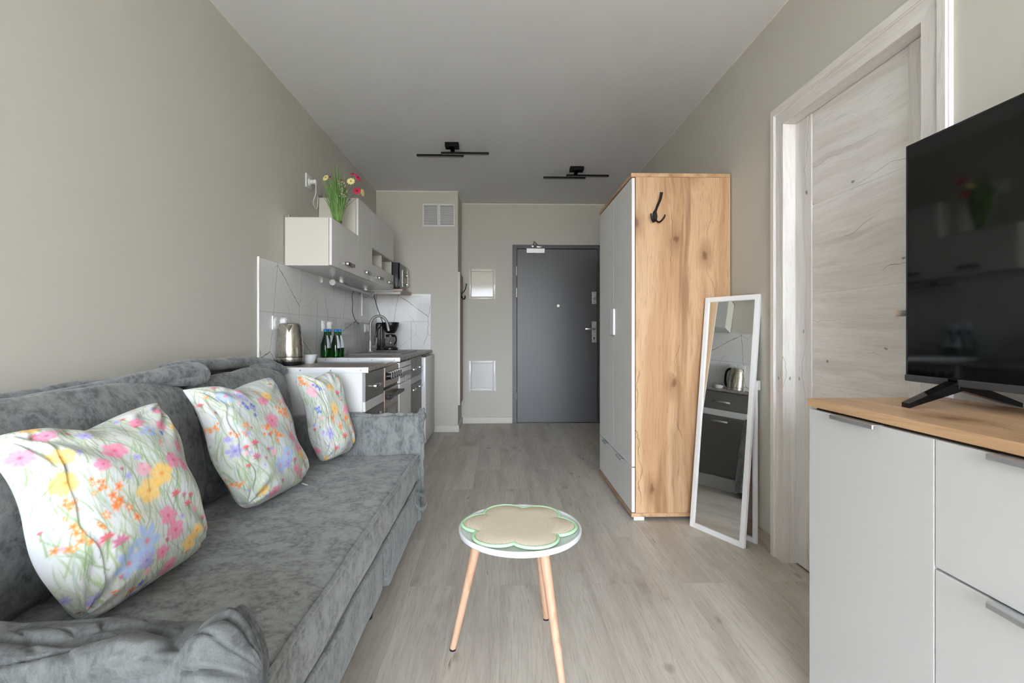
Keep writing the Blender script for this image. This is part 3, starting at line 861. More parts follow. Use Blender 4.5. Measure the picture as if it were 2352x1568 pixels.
ul = thing('under_cabinet_lamp', (-1.25, 4.28, 1.45), 'slim white tube lamp below the wall cabinets', 'lamp')
b = NB(); cyl(b, (-1.25, 3.71, 1.446), (-1.25, 4.80, 1.446), .017, n=20); obj('lamp_tube', b, simple('frosted lamp tube', srgb(206, 206, 214), .25), ul, 40)
M_cap = simple('pale green cap', srgb(222, 230, 218), .3)
for y_ in (3.695, 4.798):
    b = NB(); cyl(b, (-1.25, y_, 1.446), (-1.25, y_ + .017, 1.446), .022, n=20); obj('end_cap', b, M_cap, ul, 40)
for y_ in (3.9, 4.6):
    b = NB(); box(b, -1.262, -1.238, y_, y_ + .03, 1.458, 1.487); obj('mounting_clip', b, M_chrome, ul)
b = NB(); tube(b, spline([(-1.30, 4.40, 1.44), (-1.315, 4.40, 1.40), (-1.318, 4.43, 1.33), (-1.318, 4.42, 1.26), (-1.318, 4.50, 1.19), (-1.318, 4.62, 1.15)], 6), .003, 6); obj('power_cord', b, simple('grey cord', srgb(60, 60, 60), .5), ul, 50)
c3 = thing('cable_conduit', (XL + .009, 4.7, 1.2), 'short white vertical conduit on the tiles below the lamp', 'conduit')
b = NB(); box(b, XL + .0095, XL + .022, 4.72, 4.735, 1.23, 1.45, .003); obj('conduit', b, M_white_plastic, c3)

# ---------------- sockets
def socket(y, z, label, plug=True, big=False):
    t = thing('wall_socket', (XL + .0095, y, z), label, 'socket', 'white wall sockets of the kitchen')
    b = NB(); box(b, XL + .0095, XL + .019, y - .041, y + .041, z - .041, z + .041, .004); obj('face_plate', b, M_white_plastic, t, 40)
    b = NB(); cyl(b, (XL + .019, y, z), (XL + .024, y, z), .034, n=28); cyl(b, (XL + .024, y, z), (XL + .026, y, z), .026, n=28); obj('socket_ring', b, M_white_plastic, t, 40)
    if plug:
        b = NB(); cyl(b, (XL + .019, y + .075, z), (XL + .050, y + .075, z), .034, n=28); cyl(b, (XL + .050, y + .075, z), (XL + .053, y + .075, z), .026, n=28); obj('round_adapter', b, M_white_plastic, t, 40)
        b = NB(); cyl(b, (XL + .053, y + .068, z), (XL + .0535, y + .068, z), .003, n=8); cyl(b, (XL + .053, y + .084, z), (XL + .0535, y + .084, z), .003, n=8); obj('contact_hole', b, M_black, t)
        b = NB(); box(b, XL + .0095, XL + .019, y + .041, y + .115, z - .041, z + .041, .004); obj('second_plate', b, M_white_plastic, t, 40)
    return t
socket(2.925, 1.128, 'double white wall socket above the kettle')
socket(3.72, 1.12, 'double white wall socket behind the green bottles')
socket(4.86, 1.115, 'white wall socket beside the coffee maker', True)
t = thing('wall_socket', (XL, 3.45, 2.11), 'square white wall socket high above the wall cabinets', 'socket')
b = NB(); box(b, XL, XL + .010, 3.40, 3.50, 2.07, 2.165, .002); obj('face_plate', b, M_white_plastic, t)
b = NB(); cyl(b, (XL + .010, 3.45, 2.117), (XL + .016, 3.45, 2.117), .024, n=20); obj('socket_ring', b, M_white_plastic, t, 40)
pc = tall_cab
b = NB(); cyl(b, (XL + .0165, 3.45, 2.117), (XL + .055, 3.45, 2.117), .016, .013, n=16); box(b, XL + .040, XL + .060, 3.435, 3.465, 2.103, 2.131, .006); obj('plug', b, M_white_plastic, pc, 40)
b = NB(); tube(b, spline([(XL + .055, 3.45, 2.105), (XL + .05, 3.46, 2.04), (XL + .03, 3.47, 1.99), (XL + .02, 3.51, 1.965), (XL + .012, 3.57, 1.955), (XL + .008, 3.605, 1.99), (XL + .006, 3.62, 2.055)], 6), .0035, 8); obj('power_cord', b, M_white_plastic, pc, 50)

# ---------------- kettle
kx, ky, kz = -1.245, 2.945, WT1
kt = thing('kettle', (kx, ky, kz), 'brushed steel electric kettle at the near end of the worktop', 'kettle')
b = NB(); lathe(b, (kx, ky, kz), [(0, 0), (.060, 0), (.074, .006), (.077, .020), (.075, .022), (0, .022)]); obj('kettle_base', b, M_black, kt, 40)
b = NB(); lathe(b, (kx, ky, kz), [(.074, .022), (.075, .024), (.076, .046), (.0755, .048), (.0755, .050), (.076, .052), (.0745, .10), (.070, .15), (.064, .20), (.059, .236), (.056, .243), (.046, .248), (0, .250)], 48); kb = obj('kettle_body', b, M_steel, kt, 40)
b = NB(); lathe(b, (kx, ky, kz), [(.0766, .0478), (.0768, .0495), (.0766, .051)], 48); obj('seam_ring', b, M_black, kt, 60)
b = NB()
ang = math.radians(-72)
dx, dy = math.cos(ang), math.sin(ang)
def sp_pt(r, z, s):
    return (kx + dx * r - dy * s, ky + dy * r + dx * s, kz + z)
v1 = [b.verts.new(sp_pt(.058, .235, -.017)), b.verts.new(sp_pt(.058, .235, .017)), b.verts.new(sp_pt(.080, .236, .0)), b.verts.new(sp_pt(.0665, .190, 0)), b.verts.new(sp_pt(.072, .2355, -.010)), b.verts.new(sp_pt(.072, .2355, .010))]
for f in ((0, 1, 5, 2, 4), (0, 4, 3), (4, 2, 3), (2, 5, 3), (5, 1, 3)): b.faces.new([v1[i] for i in f])
obj('spout', b, M_steel, kt)
b = NB()
hd = math.radians(108)
hx, hy = math.cos(hd), math.sin(hd)
tube(b, spline([(kx + hx * .050, ky + hy * .050, kz + .238), (kx + hx * .085, ky + hy * .085, kz + .235), (kx + hx * .108, ky + hy * .108, kz + .205), (kx + hx * .112, ky + hy * .112, kz + .15), (kx + hx * .105, ky + hy * .105, kz + .09), (kx + hx * .076, ky + hy * .076, kz + .055)], 6), .011, 12); obj('handle', b, M_black, kt, 50)
b = NB(); cyl(b, (-1.300, 2.835, WT1 + .019), (-1.275, 2.85, WT1 + .019), .019, .017, n=20); cyl(b, (-1.275, 2.85, WT1 + .019), (-1.255, 2.862, WT1 + .017), .010, .006, n=14); pl = obj('power_plug', b, M_black, kt, 40)
b = NB()
for s in (-.009, .009):
    b = NB(); cyl(b, (-1.300, 2.834 - s * .4, WT1 + .019 + s), (-1.318, 2.825 - s * .4, WT1 + .019 + s), .0024, n=8); obj('plug_pin', b, M_chrome, pl)
b = NB(); tube(b, spline([(-1.262, 2.858, WT1 + .016), (-1.28, 2.90, WT1 + .005), (-1.315, 2.93, WT1 + .005), (-1.318, 2.88, WT1 + .005), (-1.30, 2.80, WT1 + .005), (-1.318, 2.77, WT1 + .005)], 6), .0035, 8); obj('power_cord', b, M_black, kt, 50)

# ---------------- bowl with a dark spoon
bx, by = -1.195, 3.095
bw = thing('bowl', (bx, by, WT1), 'small white bowl with a dark spoon beside the kettle', 'bowl')
b = NB(); lathe(b, (bx, by, WT1), [(0, .002), (.030, 0), (.034, .003), (.046, .030), (.054, .054), (.0555, .056), (.0525, .055), (.044, .030), (.030, .008), (0, .006)], 48); obj('bowl_body', b, simple('white porcelain', srgb(232, 236, 236), .15), bw, 40)
sn = thing('spoon', (bx, by, WT1), 'dark spoon handle leaning out of the white bowl', 'spoon')
b = NB(); tube(b, spline([(bx + .005, by, WT1 + .012), (bx - .02, by - .01, WT1 + .035), (bx - .045, by - .025, WT1 + .060), (bx - .062, by - .032, WT1 + .066)], 5), [.004] * 10 + [.0045] * 5 + [.003], 8); obj('spoon_handle', b, M_black, sn, 50)

# ---------------- green water bottles
prof = [(0, .0), (.028, .0), (.033, .004), (.034, .012), (.034, .085), (.032, .100), (.022, .135), (.014, .165), (.0125, .184), (.0135, .186), (.0135, .190), (0, .190)]
def bottle(x, y, label, ang=0):
    t = thing('water_bottle', (x, y, WT2), label, 'bottle', 'green water bottles beside the sink')
    b = NB(); lathe(b, (x, y, WT2), prof, 28); obj('bottle_glass', b, M_green_glass, t, 40)
    b = NB(); lathe(b, (x, y, WT2), [(0, .1905), (.0142, .1905), (.0142, .207), (.013, .209), (0, .209)], 24); obj('cap', b, simple('blue cap', srgb(28, 120, 190), .35), t, 40)
    # label wrapped on the shoulder
    b = NB(); n = 14; rows = [(.0342, .070), (.0327, .100), (.0235, .135), (.0155, .163)]
    vs = [[b.verts.new((x + (r + .0006) * math.cos(ang + (k / n - .5) * 1.5), y + (r + .0006) * math.sin(ang + (k / n - .5) * 1.5), WT2 + z)) for k in range(n + 1)] for r, z in rows]
    for A, B in zip(vs, vs[1:]):
        for k in range(n): b.faces.new((A[k], A[k + 1], B[k + 1], B[k]))
    obj('paper_label', b, simple('pale blue paper', srgb(206, 216, 222), .6), t, 60)
    return t
bottle(-1.286, 3.655, 'green water bottle with blue cap, front left of four', math.radians(-10))
bottle(-1.212, 3.655, 'green water bottle with blue cap, front right of four', math.radians(-10))
bottle(-1.284, 3.735, 'green water bottle with blue cap, behind the front left one', math.radians(-15))
bottle(-1.210, 3.735, 'green water bottle with blue cap, behind the front right one', math.radians(-15))

# ---------------- coffee maker
cx, cy, cz = -1.165, 5.10, WT2
cm = thing('coffee_maker', (cx, cy, cz), 'black filter coffee maker with glass jug in the worktop corner', 'coffee maker')
b = NB(); lathe(b, (cx + .03, cy, cz), [(0, 0), (.078, 0), (.080, .006), (.078, .028), (.070, .034), (0, .034)]); box(b, cx - .10, cx + .0, cy - .06, cy + .06, cz, cz + .032, .01); obj('heating_base', b, M_black, cm, 40)
b = NB(); box(b, cx - .105, cx - .035, cy - .065, cy + .065, cz + .03, cz + .285, .018, 4); obj('water_tank', b, M_black, cm, 40)
b = NB(); box(b, cx - .055, cx - .028, cy - .090, cy - .060, cz + .01, cz + .27, .010, 3); obj('side_column', b, simple('dark plum plastic', srgb(58, 54, 60), .3), cm, 40)
b = NB(); lathe(b, (cx + .035, cy, cz), [(0, .175), (.042, .178), (.062, .20), (.082, .255), (.086, .285), (.084, .290), (0, .292)]); obj('filter_holder', b, M_black, cm, 40)
b = NB(); lathe(b, (cx + .035, cy, cz), [(0, .036), (.052, .037), (.063, .055), (.066, .080), (.058, .115), (.046, .140), (.048, .150), (.0465, .150), (.0445, .140), (.056, .114), (.064, .080), (.061, .056), (.050, .040), (0, .039)]); jg = obj('glass_jug', b, M_clear_glass, cm, 40)
b = NB(); lathe(b, (cx + .035, cy, cz), [(0, .151), (.050, .151), (.050, .160), (.02, .168), (0, .168)]); cyl(b, (cx + .035, cy, cz + .140), (cx + .035, cy, cz + .150), .0485)
tube(b, spline([(cx + .065, cy - .045, cz + .150), (cx + .10, cy - .07, cz + .145), (cx + .108, cy - .075, cz + .10), (cx + .085, cy - .055, cz + .065)], 5), .008, 10); obj('jug_lid', b, M_black, jg, 40)
b = NB(); tube(b, spline([(-1.24, 4.835, 1.47), (-1.23, 4.836, 1.42), (-1.22, 4.90, 1.33), (-1.20, 4.95, 1.24), (-1.19, 5.0, 1.16), (-1.245, 5.02, 1.10), (-1.26, 5.02, 1.03)], 6), .004, 6); pco = obj('power_cord', b, M_black, cm, 50)
b = NB(); box(b, -1.272, -1.245, 5.0, 5.03, .985, 1.04, .006); obj('plug', b, M_black, pco)

# ---------------- artificial flowers
fx, fy, fz = -1.115, 3.40, ZA
fl = thing('artificial_flowers', (fx, fy, fz), 'bundle of artificial grass and flowers on the low wall cabinet', 'flowers')
M_grass = Mt('artificial grass', srgb(96, 140, 62), .55)
M_grass.color(M_grass.mix(M_grass.g(M_grass.noise(M_grass.co((90, 90, 4)), 1, 2), .35, .65), srgb(74, 124, 44), srgb(142, 178, 104)))
M_grass = M_grass.m
b = NB()
rg = random.Random(3)
for i in range(230):
    a = rg.uniform(0, 2 * PI); r = rg.random() ** .6
    p0 = Vector((fx + math.cos(a) * .022 * r, fy + math.sin(a) * .022 * r, fz + rg.uniform(0, .01)))
    p1 = Vector((fx + math.cos(a) * .027 * r, fy + math.sin(a) * .027 * r, fz + .05))
    L = rg.uniform(.20, .40) * (1.08 - .38 * r)
    sp = .050 * r * rg.uniform(.7, 1.25)
    p2 = Vector((fx + math.cos(a) * (.028 * r + sp * .55), fy + math.sin(a) * (.028 * r + sp * .55), fz + .05 + L * .55))
    p3 = Vector((fx + math.cos(a) * (.028 * r + sp * 1.25) - .012, fy + math.sin(a) * (.028 * r + sp * 1.25), fz + .05 + L))
    w = rg.uniform(.0014, .0028)
    tube(b, spline([p0, p1, p2, p3], 3), [w * .9, w, w, w, w, w * .95, w * .9, w * .8, w * .6, w * .25], 4, cap=False)
obj('grass_bundle', b, M_grass, fl, 80)
b = NB(); lathe(b, (fx, fy, fz), [(.0, 0), (.030, 0), (.024, .018), (.0235, .035), (.026, .05)], 24); obj('stem_foot', b, simple('stem green', srgb(84, 128, 48), .6), fl, 60)
b = NB(); tube(b, [(fx + .0285 * math.cos(2 * PI * k / 20), fy + .0285 * math.sin(2 * PI * k / 20), fz + .047 + .003 * math.sin(k)) for k in range(20)], .003, 8, closed=True); obj('tie_band', b, simple('olive tie', srgb(110, 128, 58), .7), fl, 60)
def px2(px, py, y):
    th = math.atan(27 / 1130); c, s = math.cos(th), math.sin(th)
    a = (px - 1176) / 1130; bb = (764 - py) / 1130
    d = Vector((s + a * c, c - a * s, bb)); t = y / d.y
    return Vector((d.x * t, y, 1.07 + d.z * t))
M_pink = simple('hot pink petals', srgb(226, 52, 104), .6)
M_red = simple('crimson petals', srgb(190, 38, 66), .6)
M_yel = simple('cream yellow petals', srgb(236, 228, 160), .6)
M_lpink = simple('blush petals', srgb(226, 160, 150), .6)
def flower(px, py, yy, r, nrm, mat, mc, npet=10):
    c = px2(px, py, yy); nrm = Vector(nrm).normalized()
    a = nrm.orthogonal().normalized(); bq = nrm.cross(a)
    b = NB()
    for k in range(npet):
        t = 2 * PI * k / npet + .2
        d = a * math.cos(t) + bq * math.sin(t); e = a * -math.sin(t) + bq * math.cos(t)
        w = r * 2.0 / npet * 1.35
        pts = [c + d * r * .12, c + d * r * .55 + e * w + nrm * r * .10, c + d * r * .95 + e * w * .7 + nrm * r * .02, c + d * r * 1.05 - nrm * r * .02, c + d * r * .95 - e * w * .7 + nrm * r * .02, c + d * r * .55 - e * w + nrm * r * .10]
        vs = [b.verts.new(p) for p in pts]; vs2 = [b.verts.new(p - nrm * .0012) for p in pts]
        b.faces.new(vs); b.faces.new(vs2[::-1])
        for i in range(6): b.faces.new((vs[i], vs2[i], vs2[(i + 1) % 6], vs[(i + 1) % 6]))
    o = obj('flower', b, mat, fl, 30)
    b = NB(); cyl(b, c - nrm * .002, c + nrm * .007, r * .26, r * .2, n=12); obj('flower_centre', b, mc, o, 40)
    return c
M_ybtn = simple('yellow centre', srgb(196, 176, 70), .7)
M_dbtn = simple('dark centre', srgb(46, 34, 26), .7)
heads = [(748, 408, 3.38, .018, (-.35, -1, .35), M_yel, M_ybtn), (758, 407, 3.42, .017, (.5, -.5, 1), M_pink, M_dbtn), (806, 416, 3.36, .021, (.1, -1, .35), M_yel, M_ybtn),
         (784, 413, 3.40, .015, (0, -.3, 1), M_red, M_dbtn), (789, 415, 3.43, .014, (0.2, -.3, 1), M_red, M_dbtn), (811, 400, 3.41, .018, (.2, -.5, .8), M_pink, M_dbtn), (822, 408, 3.39, .020, (.8, -.5, .5), M_pink, M_dbtn),
         (820, 438, 3.37, .021, (.2, -1, .3), M_red, M_dbtn), (833, 442, 3.40, .020, (1, -.25, .1), M_yel, M_ybtn)]
ends = [flower(h[0], h[1], h[2], h[3] * 1.25, *h[4:]) for h in heads]
b = NB()
for e in ends: tube(b, spline([(fx, fy, fz + .06), (fx + (e.x - fx) * .35, fy + (e.y - fy) * .4, fz + (e.z - fz) * .6), e - Vector((0, 0, .004))], 5), .0012, 5)
obj('flower_stem', b, simple('stem brown green', srgb(120, 112, 60), .7), fl, 60)
b = NB(); rg = random.Random(5)
for k in range(34):
    t = k / 34
    c = px2(787 + rg.uniform(-8, 8) + 3 * math.sin(t * 5), 452 - 38 * t + 0 * rg.random(), 3.35) + Vector((0, 0, 0))
    bmesh.ops.create_icosphere(b, subdivisions=1, radius=rg.uniform(.003, .0055), matrix=Matrix.Translation(c))
obj('blossom_spray', b, simple('pale blossom', srgb(206, 196, 176), .6), fl, 60)

# ------------------------------------------------------------------ pier and back wall fittings
def vent(x0, x1, label):
    z0, z1 = 2.213, 2.461
    t = thing('air_vent', ((x0 + x1) / 2, YP, z0), label, 'vent', 'white louvred air vents on the pier')
    b = NB(); fr_ = .014
    box(b, x0, x0 + fr_, YP - .012, YP, z0, z1, .001); box(b, x1 - fr_, x1, YP - .012, YP, z0, z1, .001)
    box(b, x0 + fr_, x1 - fr_, YP - .012, YP, z0, z0 + .022, .001); box(b, x0 + fr_, x1 - fr_, YP - .012, YP, z1 - .022, z1, .001)
    obj('vent_frame', b, M_white_plastic, t)
    b = NB(); n = 16
    for k in range(n):
        z = z0 + .026 + (z1 - z0 - .052) * (k + .5) / n
        M = Matrix.Translation((0, YP - .006, z)) @ Matrix.Rotation(math.radians(22), 4, 'X') @ Matrix.Translation((0, -YP + .006, -z))
        box(b, x0 + fr_, x1 - fr_, YP - .0067, YP - .0053, z - .0041, z + .0041, M=M)
    obj('louvre', b, M_white_plastic, t)
    b = NB(); box(b, x0 + fr_, x1 - fr_, YP - .001, YP, z0 + .02, z1 - .02); obj('dark_backing', b, simple('dark duct', srgb(60, 60, 58), .8), t)
vent(-.836, -.664, 'white louvred air vent on the pier, the left one')
vent(-.661, -.489, 'white louvred air vent on the pier, the right one')

M_hatch = simple('cream gloss hatch', srgb(226, 221, 208), 0.07, Specular_IOR_Level=0.28)
M_hatch2 = simple('white gloss hatch', srgb(232, 232, 230), 0.07, Specular_IOR_Level=0.28)
def hatch(z0, z1, label, m):
    x0, x1 = -.376, -.052
    t = thing('access_hatch', ((x0 + x1) / 2, YB, z0), label, 'hatch')
    b = NB()
    w = .033
    box(b, x0, x0 + w, YB - .016, YB, z0, z1, .004, 3); box(b, x1 - w, x1, YB - .016, YB, z0, z1, .004, 3)
    box(b, x0 + w, x1 - w, YB - .016, YB, z0, z0 + w, .004, 3); box(b, x0 + w, x1 - w, YB - .016, YB, z1 - w, z1, .004, 3)
    obj('hatch_frame', b, m, t, 40)
    b = NB(); box(b, x0 + w + .001, x1 - w - .001, YB - .011, YB - .002, z0 + w + .001, z1 - w - .001, .002); obj('hatch_door', b, m, t)
hatch(1.462, 1.827, 'glossy cream access hatch, the upper one beside the entrance door', M_hatch)
hatch(.379, .74, 'glossy white access hatch, the lower one beside the entrance door', M_hatch2)

rk = thing('coat_rack', (-.45, 5.56, .29), 'brown coat rack board on the side of the pier', 'coat rack')
b = NB(); box(b, XP + .001, -.437, 5.345, 5.78, .29, 1.725, .003, 2); obj('rack_board', b, M_brown_board, rk)
b = NB(); box(b, XP + .0005, -.434, 5.318, 5.3445, .29, 1.728, .001); obj('white_edge', b, M_skirt, rk)
for z in (1.69, .33):
    for y in (5.37, 5.75):
        b = NB(); cyl(b, (-.437, y, z), (-.434, y, z), .007, n=10); obj('screw', b, M_chrome, rk)
b = NB()
hx_, hy_, hz_ = -.437, 5.52, 1.50
box(b, hx_, hx_ + .006, hy_ - .018, hy_ + .018, hz_ - .045, hz_ + .03, .003)
tube(b, spline([(hx_ + .004, hy_, hz_ + .01), (hx_ + .03, hy_, hz_ + .03), (hx_ + .05, hy_, hz_ + .07), (hx_ + .058, hy_, hz_ + .12)], 6), [.006] * 18 + [.009], 10)
for s in (-1, 1): tube(b, spline([(hx_ + .004, hy_, hz_ - .02), (hx_ + .02, hy_ + s * .012, hz_ - .05), (hx_ + .040, hy_ + s * .028, hz_ - .045), (hx_ + .044, hy_ + s * .034, hz_ - .015)], 6), .0055, 8)
obj('coat_hook', b, M_black_iron, rk, 50)

# ------------------------------------------------------------------ ceiling lamps
M_lamp = simple('matt black lamp', srgb(6, 6, 7), 0.6, Specular_IOR_Level=0.2)
M_led = simple('dim led strip', srgb(96, 96, 96), 0.6)
def ceiling_lamp(A, B, Cn, label, sgn):
    t = thing('ceiling_lamp', ((Cn[0] + Cn[1]) / 2, (Cn[2] + Cn[3]) / 2, H), label, 'lamp', 'black linear ceiling lamps')
    b = NB(); box(b, Cn[0], Cn[1], Cn[2], Cn[3], H - .035, H, .002); obj('ceiling_mount', b, M_lamp, t)
    b = NB()
    for br in (A, B): box(b, (Cn[0] + Cn[1]) / 2 - .015, (Cn[0] + Cn[1]) / 2 + .015, min(Cn[2] + .01, br[2] - .01), br[2] + .012, H - .046, H - .034)
    obj('mount_plate', b, M_lamp, t)
    for br in (A, B):
        x0, x1, yy = br
        b = NB(); box(b, x0, x1, yy - .012, yy + .012, H - .060, H - .045, .002); o = obj('lamp_bar', b, M_lamp, t)
        b = NB(); box(b, x0 + .006, x1 - .006, yy - .009, yy + .009, H - .065, H - .0602, .002); obj('light_strip', b, M_led, o)
ceiling_lamp((-.695, -.306, 4.115), (-.486, -.094, 4.06), (-.444, -.335, 3.955, 4.03), 'black two bar ceiling lamp, the nearer one on the left', 1)
ceiling_lamp((.41, .812, 4.675), (.621, 1.022, 4.61), (.645, .768, 4.50, 4.58), 'black two bar ceiling lamp, the farther one on the right', 1)

# ------------------------------------------------------------------ wardrobe
wf, wb, wy0, wy1, wz = .750, 1.318, 2.788, 3.690, 1.981
wd = thing('wardrobe', ((wf + wb) / 2, (wy0 + wy1) / 2, 0), 'tall wardrobe with pale grey doors and golden oak sides', 'wardrobe')
b = NB(); box(b, wf - .004, wb, wy0 - .001, wy1 + .001, wz - .022, wz, .001, 1); obj('top_panel', b, M_oak_y, wd)
for ya_, yb2 in ((wy0, wy0 + .018), (wy1 - .018, wy1)):
    b = NB(); box(b, wf + .022, wb, ya_, yb2, .042, wz - .0225, .0008, 1); sp_ = obj('side_panel', b, M_oak_z, wd)
    if ya_ == wy0: near_side = sp_
b = NB(); box(b, wf - .002, wb, wy0 - .001, wy1 + .001, .020, .0415, .001, 1); obj('bottom_panel', b, M_oak_y, wd)
b = NB(); box(b, wf + .022, wb - .01, wy0 + .019, wy1 - .019, .043, wz - .024); obj('interior', b, M_gap, wd)
ym = (wy0 + wy1) / 2
for i, (a0, a1) in enumerate(((wy0 + .001, ym - .0015), (ym + .0015, wy1 - .001))):
    b = NB(); box(b, wf, wf + .018, a0, a1, .306, wz - .028, .001, 1); dr = obj('wardrobe_door', b, M_white_front, wd)
    b = NB(); box(b, wf - .016, wf + .0, ym - .052 if i == 0 else ym + .003, ym - .003 if i == 0 else ym + .052, 1.055, 1.228, .005, 3); 
    obj('door_handle', b, M_alu_pale, dr, 40)
b = NB(); box(b, wf, wf + .018, wy0 + .001, wy1 - .001, .046, .300, .001, 1); dr = obj('drawer_front', b, M_white_front, wd)
for yc_ in (wy0 + .24, wy0 + .66):
    b = NB(); box(b, wf - .020, wf + .004, yc_ - .07, yc_ + .07, .3005, .3035, .001); box(b, wf - .022, wf - .018, yc_ - .07, yc_ + .07, .294, .3035, .001); obj('drawer_handle', b, M_alu, dr)
for xx in (wf + .012, wb - .08):
    for yy in (wy0 + .002, wy1 - .045):
        b = NB(); box(b, xx, xx + .060, yy, yy + .043, 0, .0198, .001); obj('foot', b, M_white_plastic, wd)
# triple coat hook on the near side
hk = (.882, wy0, 1.735)
b = NB()
X0, Y0, Z0 = hk
lathe_pts = [(-.016, .0), (-.012, -.025), (0, -.034), (.012, -.025), (.016, 0), (.011, .022), (0, .040), (-.011, .022)]
A = [b.verts.new((X0 + x, Y0 - .0005, Z0 + z)) for x, z in lathe_pts]; B = [b.verts.new((X0 + x * .8, Y0 - .007, Z0 + z * .9)) for x, z in lathe_pts]
b.faces.new(A); b.faces.new(B[::-1])
for i in range(8): b.faces.new((A[i], A[(i + 1) % 8], B[(i + 1) % 8], B[i]))
tube(b, spline([(X0, Y0 - .006, Z0 + .015), (X0 + .006, Y0 - .018, Z0 + .045), (X0 + .018, Y0 - .038, Z0 + .085), (X0 + .021, Y0 - .050, Z0 + .112), (X0 + .021, Y0 - .052, Z0 + .122)], 6), [.0055 + .0028 * math.sin(PI * .5 * k / 24) for k in range(25)], 12)
tube(b, spline([(X0 - .002, Y0 - .006, Z0 - .022), (X0 - .014, Y0 - .020, Z0 - .036), (X0 - .028, Y0 - .034, Z0 - .026), (X0 - .034, Y0 - .040, Z0 - .002), (X0 - .033, Y0 - .041, Z0 + .006)], 6), .0045, 10)
tube(b, spline([(X0 + .002, Y0 - .006, Z0 - .022), (X0 + .018, Y0 - .020, Z0 - .038), (X0 + .036, Y0 - .034, Z0 - .024), (X0 + .044, Y0 - .040, Z0 - .008), (X0 + .043, Y0 - .041, Z0 - .0)], 6), .0045, 10)
for dz in (-.012, .012):
    cyl(b, (X0, Y0 - .010, Z0 + dz), (X0, Y0 - .006, Z0 + dz), .005, n=12)
obj('coat_hook', b, M_black_iron, near_side, 50)

# ------------------------------------------------------------------ standing mirror
BL, BR = Vector((1.049, 2.7055, 0)), Vector((1.204, 2.4075, 0))
ux = (BR - BL).normalized(); nb = Vector((.887, .462, 0))
ht = 1.268; lean = .128
uz = (Vector((0, 0, 1)) * ht + nb * lean).normalized(); un = ux.cross(uz)   # un points away from the room
if un.dot(nb) < 0: un = -un
MW = (BR - BL).length; MH = math.hypot(ht, lean)
F = Matrix((( ux.x, un.x, uz.x, BL.x), (ux.y, un.y, uz.y, BL.y), (ux.z, un.z, uz.z, BL.z), (0, 0, 0, 1)))
mr = thing('standing_mirror', ((BL + BR) / 2)[:], 'tall white framed standing mirror leaning beside the wardrobe', 'mirror')
b = NB(); fw = .027
box(b, 0, fw, 0, .018, 0, MH, .002, M=F); box(b, MW - fw, MW, 0, .018, 0, MH, .002, M=F)
box(b, fw, MW - fw, 0, .018, 0, fw, .002, M=F); box(b, fw, MW - fw, 0, .018, MH - fw, MH, .002, M=F)
obj('mirror_frame', b, M_white_br, mr)
b = NB(); box(b, fw, MW - fw, .007, .009, fw, MH - fw, M=F); obj('mirror_glass', b, M_mirror, mr)
b = NB(); box(b, fw - .01, MW - fw + .01, .010, .014, fw - .01, MH - fw + .01, M=F); obj('back_board', b, simple('brown backing', srgb(96, 80, 70), .8), mr)
# rear stand: an upright rectangular frame hinged to the mirror
RB = BL + nb * .104
G = Matrix(((ux.x, nb.x, 0, RB.x), (ux.y, nb.y, 0, RB.y), (0, 0, 1, 0), (0, 0, 0, 1)))
b = NB()
SH = .815
box(b, 0.004, .026, 0, .016, 0, SH, .002, M=G); box(b, MW - .026, MW - .004, 0, .016, 0, SH, .002, M=G)
box(b, .026, MW - .026, 0, .016, .0, .026, .002, M=G); box(b, .026, MW - .026, 0, .016, SH - .026, SH, .002, M=G)
obj('rear_stand', b, M_white_br, mr)
b = NB(); box(b, MW - .014, MW + .004, .010, .024, SH - .035, SH + .012, .002, M=G); obj('hinge', b, M_white_plastic, mr)

# ------------------------------------------------------------------ sideboard
sx, sxb, sy1_, sy0_, sz = .885, 1.290, 1.390, .185, .883
sb = thing('sideboard', ((sx + sxb) / 2, (sy0_ + sy1_) / 2, 0), 'pale grey sideboard with golden oak top under the television', 'sideboard')
b = NB(); box(b, sx - .003, sxb, sy0_ - .003, sy1_ + .003, sz - .022, sz, .001, 1); obj('top_panel', b, M_oak_y, sb)
b = NB(); box(b, sx + .020, sxb, sy0_, sy1_, .020, sz - .0225, .001, 1); obj('sideboard_body', b, M_side_front, sb)
b = NB(); box(b, sx + .012, sx + .021, sy0_ + .02, sy1_ - .018, sz - .034, sz - .0225); obj('shadow_gap', b, M_gap, sb)
cols = [sy1_, .982, .582, sy0_]
def fpanel(name, y0, y1, z0, z1, hy, hl=.15):
    b = NB(); box(b, sx, sx + .018, y0 + .0015, y1 - .0015, z0, z1, .0012, 2); o = obj(name, b, M_side_front, sb)
    b = NB(); box(b, sx - .020, sx + .006, hy - hl / 2, hy + hl / 2, z1 + .0004, z1 + .0028, .0008); box(b, sx - .023, sx - .018, hy - hl / 2, hy + hl / 2, z1 - .008, z1 + .0028, .0016); obj('handle', b, M_alu, o)
fpanel('sideboard_door', cols[1], cols[0], .030, sz - .030, 1.196)
z3 = [.030, .312, .592, sz - .030]
for k in range(3): fpanel('drawer_front', cols[2], cols[1], z3[k] + .002, z3[k + 1] - .003 if k < 2 else z3[3], .780)
fpanel('sideboard_door', cols[3], cols[2], .030, sz - .030, .38)
for xx in (sx + .03, sxb - .07):
    for yy in (sy0_ + .02, sy1_ - .07):
        b = NB(); box(b, xx, xx + .04, yy, yy + .05, 0, .0198, .001); obj('foot', b, M_white_plastic, sb)

